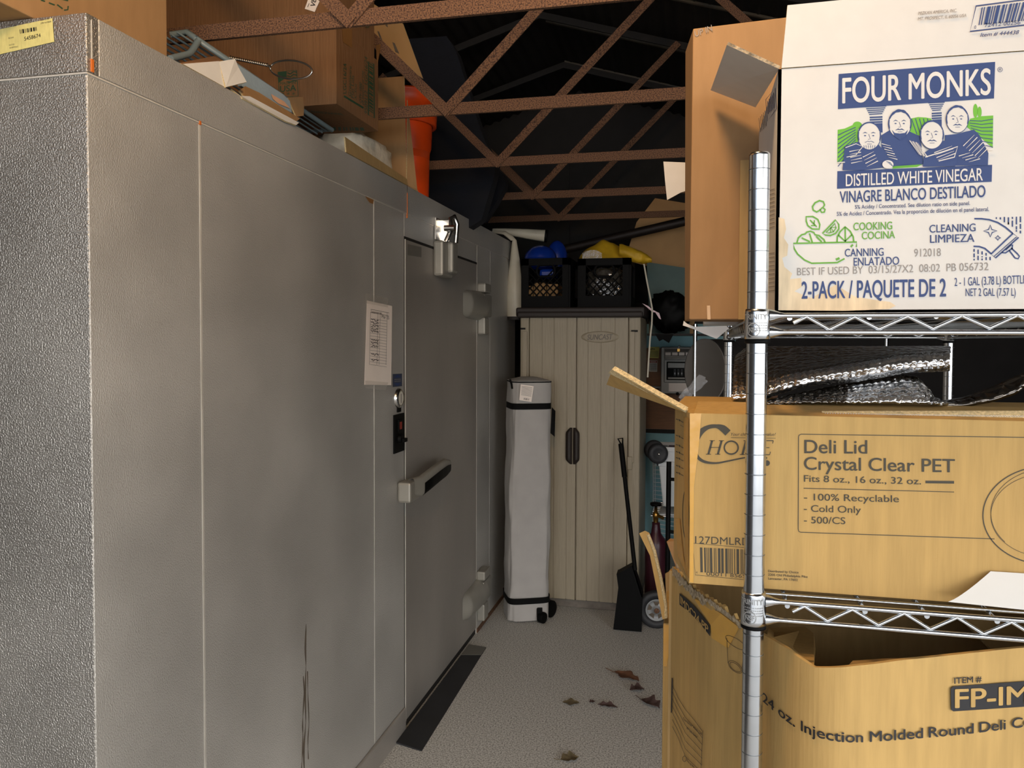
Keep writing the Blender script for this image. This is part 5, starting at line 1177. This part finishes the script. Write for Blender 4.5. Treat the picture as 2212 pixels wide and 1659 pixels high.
# side face print
for y in (905, 940, 960, 975, 988, 1005, 1020): b.stroke(DL, [(1461, y), (1465, y+2)], 1.6, ink=J); b.stroke(DL, [(1467, y+1), (1470, y+5)], 2.2, ink=J); b.stroke(DL, [(1472, y+5), (1477, y+8)], 1.4, ink=J)
b.ell(DL, (1482, 1110), 7, 52, w=1.1, ink=J); b.stroke(DL, [(1470, 918), (1482, 925), (1484, 1060)], 1, ink=J)
b.build('body', dc, bevel=.0015)
b = MB('tape').poly(DP, [(1490, 893), (1515, 893), (1510, 960), (1499, 1050), (1498, 1200), (1498, 1258), (1490, 1257)], .0009); b.build('corner_tape', dc)
b = MB('tape').poly(DL, [(1478, 900), (1489, 903), (1489, 1250), (1482, 1240)], .0009).poly(DL, [(1461, 1120), (1470, 1120), (1478, 1200), (1486, 1245), (1466, 1200)], .0012); b.build('side_tape', dc)
# flap sticking out left
b = MB('kraft'); f0, f1 = onD(1482, 892, 1.065), onD(1459, 884, 1.15)
b.plate([f0, f1, onD(1310, 831, 1.27), onD(1322, 800, 1.17)], .006, edge='kraft_edge'); b.build('left_flap', dc)
b = MB('kraft_edge'); b.plate([onD(1322, 798, 1.168), onD(1314, 806, 1.19), onD(1448, 873, 1.09), onD(1480, 888, 1.06)], .007, edge='kraft_edge'); b.build('flap_liner', dc)
b = MB('kraft'); b.plate([(dxl+.004, DY+.001, dz1+.0005), (dxr, DY+.001, dz1+.0005), (dxr, DY+.16, dz1+.006), (dxl+.01, DY+.13, dz1+.0065)], .003, Vector((0, 0, 1)))
b.build('top_flap', dc)
b = MB('kraft_edge'); u0, u1 = onY(1778, 893, DY+.03), onY(2260, 899, DY+.03); b.plate([u0+Vector((0, 0, -.004)), u1+Vector((0, 0, -.003)), u1+Vector((0, .012, .006)), u0+Vector((0, .012, .002))], .003)
EPl = Plane(u0, (0, -1, .1), (1, 0, 0)); L = []
for k in range(170): L.append((1782+k*2.8, 893.5+k*.035+(1.8 if k % 2 else -1.3)))
b.stroke(EPl, L, .9, off=.001, ink='groove'); b.build('corrugated_edge', dc)
# curled white sheet
b = MB('white_plastic'); b.smooth = True
def sheet(u, v):
    x0 = lerp(2048, 2140, v**.8)+0; p = onY(lerp(x0, 2330, u), lerp(lerp(1300, 1330, u), lerp(1234, 1246, u)+6*(1-u)*0, v), lerp(1.030, 1.055, v)); return p
b.grid(sheet, 24, 12); tag(b.build('paper_sheet'), 'curled blank white sheet propped in front of the deli lid carton', 'paper')
# ------------------------------------------------------------------ foil mailers on the carton
def interp(L, x):
    for (a, ya), (c, yc) in zip(L, L[1:]):
        if x <= c: return lerp(ya, yc, max(0, (x-a)/(c-a)))
    return L[-1][1]
bot = [(1575, 868), (1640, 864), (1660, 859), (1700, 846), (1750, 833), (1850, 825), (1950, 806), (2052, 801)]
tp = [(1575, 846), (1640, 842), (1660, 833), (1700, 818), (1750, 808), (1850, 789), (1950, 772), (2052, 765)]
def foil1(u, v):
    x = lerp(1582, 2052, u); a, c = interp(bot, x), interp(tp, x); t = v*3
    if t < 1: p = onY(x, lerp(a, c, .5-.5*math.cos(math.pi*t)), 1.235-.035*math.sin(math.pi*t))
    else:
        s = (t-1)/2; xx = lerp(x, 1582+(x-1582)*.99+6, s); yy = lerp(c, 748, s**.8); p = onY(xx, yy, 1.235+.30*s)
        if u < .06: p = onY(xx, lerp(yy, 800, (1-u/.06)*.4*s), 1.235+.30*s)
    j = .25*nz(u*40, v*18, 6); d = .0042*math.sqrt(abs(math.sin(math.pi*(u*32+j))*math.sin(math.pi*(v*13+j))))*(1 if v < .45 else .5)
    return p+Vector((0, -d*.8, d*(.6 if v > .15 else -.2)))
b = MB('foil', 'foil_shaded'); b.smooth = True; n = len(b.f); b.grid(foil1, 256, 104)
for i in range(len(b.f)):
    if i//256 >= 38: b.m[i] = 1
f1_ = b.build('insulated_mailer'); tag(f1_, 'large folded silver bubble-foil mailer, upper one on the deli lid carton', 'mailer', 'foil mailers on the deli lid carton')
m_ = f1_.modifiers.new('thick', 'SOLIDIFY'); m_.thickness = .004
top2 = [(1640, 872), (1700, 856), (1780, 838), (1880, 820), (1950, 811), (1978, 815), (2000, 838), (2010, 858), (2040, 874)]
def foil2(u, v):
    x = lerp(1640, 2040, u); t_ = interp(top2, x)
    return onY(x+10*math.sin(v*3)*u, lerp(870, t_-1, v**.7), lerp(1.17, 1.25, v))+Vector((0, -.0035, .002))*math.sqrt(abs(math.sin(math.pi*(u*27+.25*nz(u*40, v*9, 3)))*math.sin(math.pi*(v*6+.25*nz(u*30, v*12, 8)))))
b = MB('foil_shaded', 'foil'); b.smooth = True; b.grid(foil2, 216, 48)
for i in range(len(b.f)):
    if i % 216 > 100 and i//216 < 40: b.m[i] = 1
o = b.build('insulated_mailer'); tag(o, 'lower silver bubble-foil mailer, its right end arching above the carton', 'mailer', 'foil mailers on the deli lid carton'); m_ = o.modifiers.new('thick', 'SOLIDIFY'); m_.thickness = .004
def foil3(u, v):
    x = lerp(2020, 2216, u); a = interp([(2020, 868), (2080, 858), (2140, 836), (2190, 814), (2216, 802)], x); c = interp([(2020, 872), (2080, 872), (2140, 862), (2190, 846), (2216, 822)], x)
    return onY(x, lerp(c, a, v), lerp(1.28, 1.31, v))
b = MB('foil_shaded'); b.smooth = True; b.grid(foil3, 30, 5); o = b.build('insulated_mailer'); tag(o, 'dark upturned mailer end at the right, beyond the silver arch', 'mailer', 'foil mailers on the deli lid carton'); m_ = o.modifiers.new('thick', 'SOLIDIFY'); m_.thickness = .006

# ------------------------------------------------------------------ crushed carton below the lower shelf
plan = [(-.034, 1.366), (-.004, 1.283), (.029, 1.198), (.060, 1.145), (.090, 1.098), (.112, 1.052), (.134, 1.016), (.158, 1.000), (.190, .999), (.25, 1.020), (.33, 1.053), (.41, 1.091), (.60, 1.18)]
plan = smooth(plan, 4); RP = Plan(plan)
prof = [(1455, 1225), (1470, 1240), (1485, 1257), (1500, 1272), (1530, 1293), (1560, 1312), (1590, 1335), (1612, 1352), (1650, 1372), (1700, 1400), (1735, 1425), (1758, 1441), (1800, 1442), (1850, 1438), (1950, 1426), (2100, 1410), (2260, 1394)]
PS = sorted(RP.hit(*q) for q in prof)
rc_ = thing('deli_container_carton', 'crushed tan carton with torn left corner under the middle shelf', 'carton', (.1, 1.1, .745))
zb_ = .7425
b = MB('kraft'); rdm = random.Random(3)
N = 150; cols = []
for k in range(N+1):
    s = RP.s[-1]*k/N; z = interp(PS, s); 
    if s < RP.hit(1612, 1352)[0]: z += rdm.uniform(-.006, .005)
    w_ = .0018*nz(s*14, 0, 3)
    cols.append((s, z, w_))
pts = []
for s, z, w_ in cols: pts += [RP.pos(s, zb_, w_), RP.pos(s, z, w_), RP.pos(s, z, -.005+w_), RP.pos(s, zb_, -.005+w_)]
fc = []
for k in range(N):
    a, c = 4*k, 4*k+4; fc += [(a, c, c+1, a+1), (a+1, c+1, c+2, a+2), (a+2, c+2, c+3, a+3)]
b.add(pts, fc, False)
b.prism(plan[:]+[(.60, 1.49), (-.0, 1.49)], zb_, zb_+.005)
CI = 'black_ink'
def T4(t, a, e, tl, bold=.03, off=.0022): b.text(RP, t, a, e, tl, bold, off=off, ink=CI)
def zline(x, z):
    lo_, hi_ = 1250, 1700
    for _ in range(30):
        m = (lo_+hi_)/2
        if RP.hit(x, m)[1] > z: lo_ = m
        else: hi_ = m
    return (x, lo_)
zt4 = RP.hit(1900, 1599)[1]; ch = .0125
for t, a, e in (('24 oz.', 1651, 1720), ('Injection', 1733, 1862), ('Molded', 1877, 1991), ('Round', 2004, 2100), ('Deli', 2113, 2169), ('Container', 2183, 2330)):
    T4(t, zline(a, zt4), zline(e, zt4), zline(a, zt4+ch), .03)
T4('ITEM #', (2058.8, 1475.4), (2117.4, 1471), (2058.8, 1462.8), .03)
L = [(2054, 1481), (2225, 1469), (2225, 1523), (2056, 1534.7), (2051, 1531), (2050, 1485)]
q0, q1 = RP.hit(2050, 1481), RP.hit(2054, 1534)
Lr = [(2060+i*16, 1480.6-i*1.15) for i in range(12)]; Lb = [(2060+i*16, 1534.4-i*1.05) for i in range(12)]
b.poly(RP, [(2056, 1481)]+Lr[:1]+Lb[:1]+[(2056, 1534.6), (2051.5, 1531), (2050.5, 1486)], .0026, CI)
for i in range(11): b.poly(RP, [Lr[i], Lr[i+1], Lb[i+1], Lb[i]], .0026, CI)
b.text(RP, 'FP-IMDC24', (2060, 1526.4), (2385, 1507), (2060, 1487), .035, off=.0032, ink='kraft')
# label strip on the torn side face
for i in range(9):
    t, u = i/9, (i+1)/9; f = lambda t, lo: (lerp(1471, 1537, t), lerp(1281 if not lo else 1306, 1351 if not lo else 1374, t)-6*math.sin(math.pi*t))
    b.poly(RP, [f(t, 0), f(u, 0), f(u, 1), f(t, 1)], .0026, CI)
b.text(RP, 'IMDC24-PP', (1474, 1303), (1534, 1369), (1474, 1287), .03, off=.0032, ink='kraft')
c6 = lambda x, y: (1360+x/3.077, 1120+y/3.077)
for q, rx, ry in (((715, 825), 22, 10), ((712, 985), 15, 11), ((712, 987), 12, 8)): 
    b.stroke(RP, [(c6(*q)[0]+rx*math.cos(a), c6(*q)[1]+ry*math.sin(a)+rx*.55*math.cos(a)) for a in [2*math.pi*k/26 for k in range(26)]], .9, True, off=.0024, ink=CI)
b.stroke(RP, [c6(655, 790), c6(663, 960)], .9, off=.0024, ink=CI); b.stroke(RP, [c6(765, 900), c6(755, 1015)], .9, off=.0024, ink=CI)
for k in range(7): b.stroke(RP, [c6(292, 1105+k*55-k*9), c6(330, 1190+k*50-k*6), c6(380, 1270+k*52), c6(440, 1340+k*50), c6(492, 1410+k*46)], .8, off=.0024, ink=CI)
b.stroke(RP, [c6(496, 1410), c6(484, 1659)], .8, off=.0024, ink=CI); b.stroke(RP, [c6(292, 1060), c6(286, 1290)], 2.4, off=.0024, ink=CI)
b.text(RP, 'Container With Lid', c6(366, 1335), c6(490, 1440), c6(366, 1318), .01, off=.0026, ink=CI); b.text(RP, 'PP Lid, Clear', c6(390, 1400), c6(462, 1462), c6(390, 1384), .01, off=.0026, ink=CI)
b.text(RP, 'Fre-green', c6(392, 1615), c6(440, 1659), c6(392, 1600), .01, off=.0026, ink=CI); b.ell(RP, c6(374, 1597), 4, 6, w=1, off=.0024, ink=CI)
b.build('wall', rc_)
b = MB('kraft_inside'); b.plate([(.0, 1.49, zb_), (.60, 1.49, zb_), (.60, 1.49, 1.29), (.0, 1.49, 1.29)], .005).plate([(.60, 1.18, zb_), (.60, 1.49, zb_), (.60, 1.49, 1.28), (.60, 1.18, 1.25)], .005).plate([(-.034, 1.37, zb_), (.0, 1.49, zb_), (.0, 1.49, 1.25), (-.034, 1.37, 1.25)], .005); b.build('back_wall', rc_)
for x in (1850, 1975, 2120):
    pass
b = MB('kraft'); h0, h1 = RP.pos(*RP.hit(1652, 1373), -.004), RP.pos(*RP.hit(1756, 1440), -.004)
b.plate([h0, h1, onD(1762, 1402, 1.12), onD(1758, 1368, 1.2), onD(1738, 1353, 1.25), onD(1660, 1356, 1.24)], .005, edge='kraft_edge'); b.build('corner_flap', rc_)
b = MB('kraft_inside'); b.plate([onD(1830, 1440, .97), onD(1842, 1427, 1.0), onD(1900, 1423, 1.01), onD(2000, 1417, 1.02), onD(2180, 1404, 1.03), onD(2180, 1412, 1.01)], .004, edge='kraft_edge'); b.build('inner_flap', rc_)
b = MB('kraft_inside'); b.plate([onY(2075, 1335, 1.4), onY(2240, 1335, 1.4), onY(2240, 1412, 1.36), onY(2150, 1412, 1.36)], .005, edge='kraft_edge'); b.build('rear_flap', rc_)
# torn liner along the broken edge
b = MB('torn'); rdm = random.Random(8); up_, dn = [], []
for k in range(121):
    x = lerp(1456, 1612, k/120); y = interp(prof, x); up_.append((x, y-2+5*nz(k*.21, 0, 1)+rdm.uniform(-1.6, 1.6))); dn.append((x, y+(17 if x < 1530 else 9)+9*nz(k*.13, 0, 4)+rdm.uniform(-2, 2)))
for k in range(120): b.poly(RP, [up_[k], up_[k+1], dn[k+1], dn[k]], .003)
b.build('torn_edge', rc_, label='ragged grey torn edge')
b = MB('tape').poly(RP, [(1500, 1290), (1560, 1325), (1600, 1355), (1575, 1400), (1540, 1378), (1538, 1350)], .0021); b.build('tape_patch', rc_)
b = MB('brown'); b.plate([onD(x, y, d) for x, y, d in ((1440, 1170, 1.36), (1448, 1163, 1.37), (1474, 1168, 1.34), (1478, 1200, 1.33), (1488, 1228, 1.31), (1489, 1256, 1.31), (1468, 1246, 1.33), (1455, 1205, 1.35))], .004, edge='torn'); b.use('torn').plate([onD(x, y, d) for x, y, d in ((1455, 1205, 1.348), (1463, 1200, 1.338), (1489, 1243, 1.308), (1489, 1258, 1.308), (1464, 1246, 1.33))], .001); b.build('torn_flap', rc_)
# narrow carton behind it with one flap raised
yl = 1.505; x0 = onY(1431, 1500, yl).x; zt6 = onY(1431, 1346, yl).z
lc = thing('cardboard_box', 'taped tan carton with one raised flap at the left edge of the shelving', 'box', (x0, yl, .745))
b = MB('kraft').box(x0, x0+.42, yl, yl+.30, zb_, zt6)
LPn = Plane((x0, yl, zb_), (0, -1, 0), (1, 0, 0)); b.build('body', lc, bevel=.003)
b = MB('tape').poly(LPn, [(1434, 1350), (1450, 1350), (1447, 1400), (1440, 1440), (1433, 1438)], .001); b.build('tape_strip', lc)
b = MB('kraft'); b.plate([onY(x, y, d) for x, y, d in ((1431, 1338, yl-.003), (1440, 1336, yl-.003), (1442, 1318, yl-.003), (1430, 1250, yl-.003), (1416, 1190, yl-.003), (1402, 1152, yl-.003), (1393, 1148, yl-.003), (1381, 1153, yl-.003), (1404, 1200, yl-.003), (1418, 1270, yl-.003))], .006, edge='kraft_edge')
b.use('kraft_edge').tube([onY(x, y, yl-.004) for x, y in ((1439, 1334), (1438, 1305), (1428, 1250), (1414, 1190), (1400, 1154))], .0035, 6)
b.build('raised_flap', lc)
b = MB('kraft_inside'); b.plate([onY(x, y, yl+.2) for x, y in ((1437, 1240), (1452, 1232), (1458, 1240), (1458, 1330), (1440, 1330))], .005); b.build('rear_flap', lc)
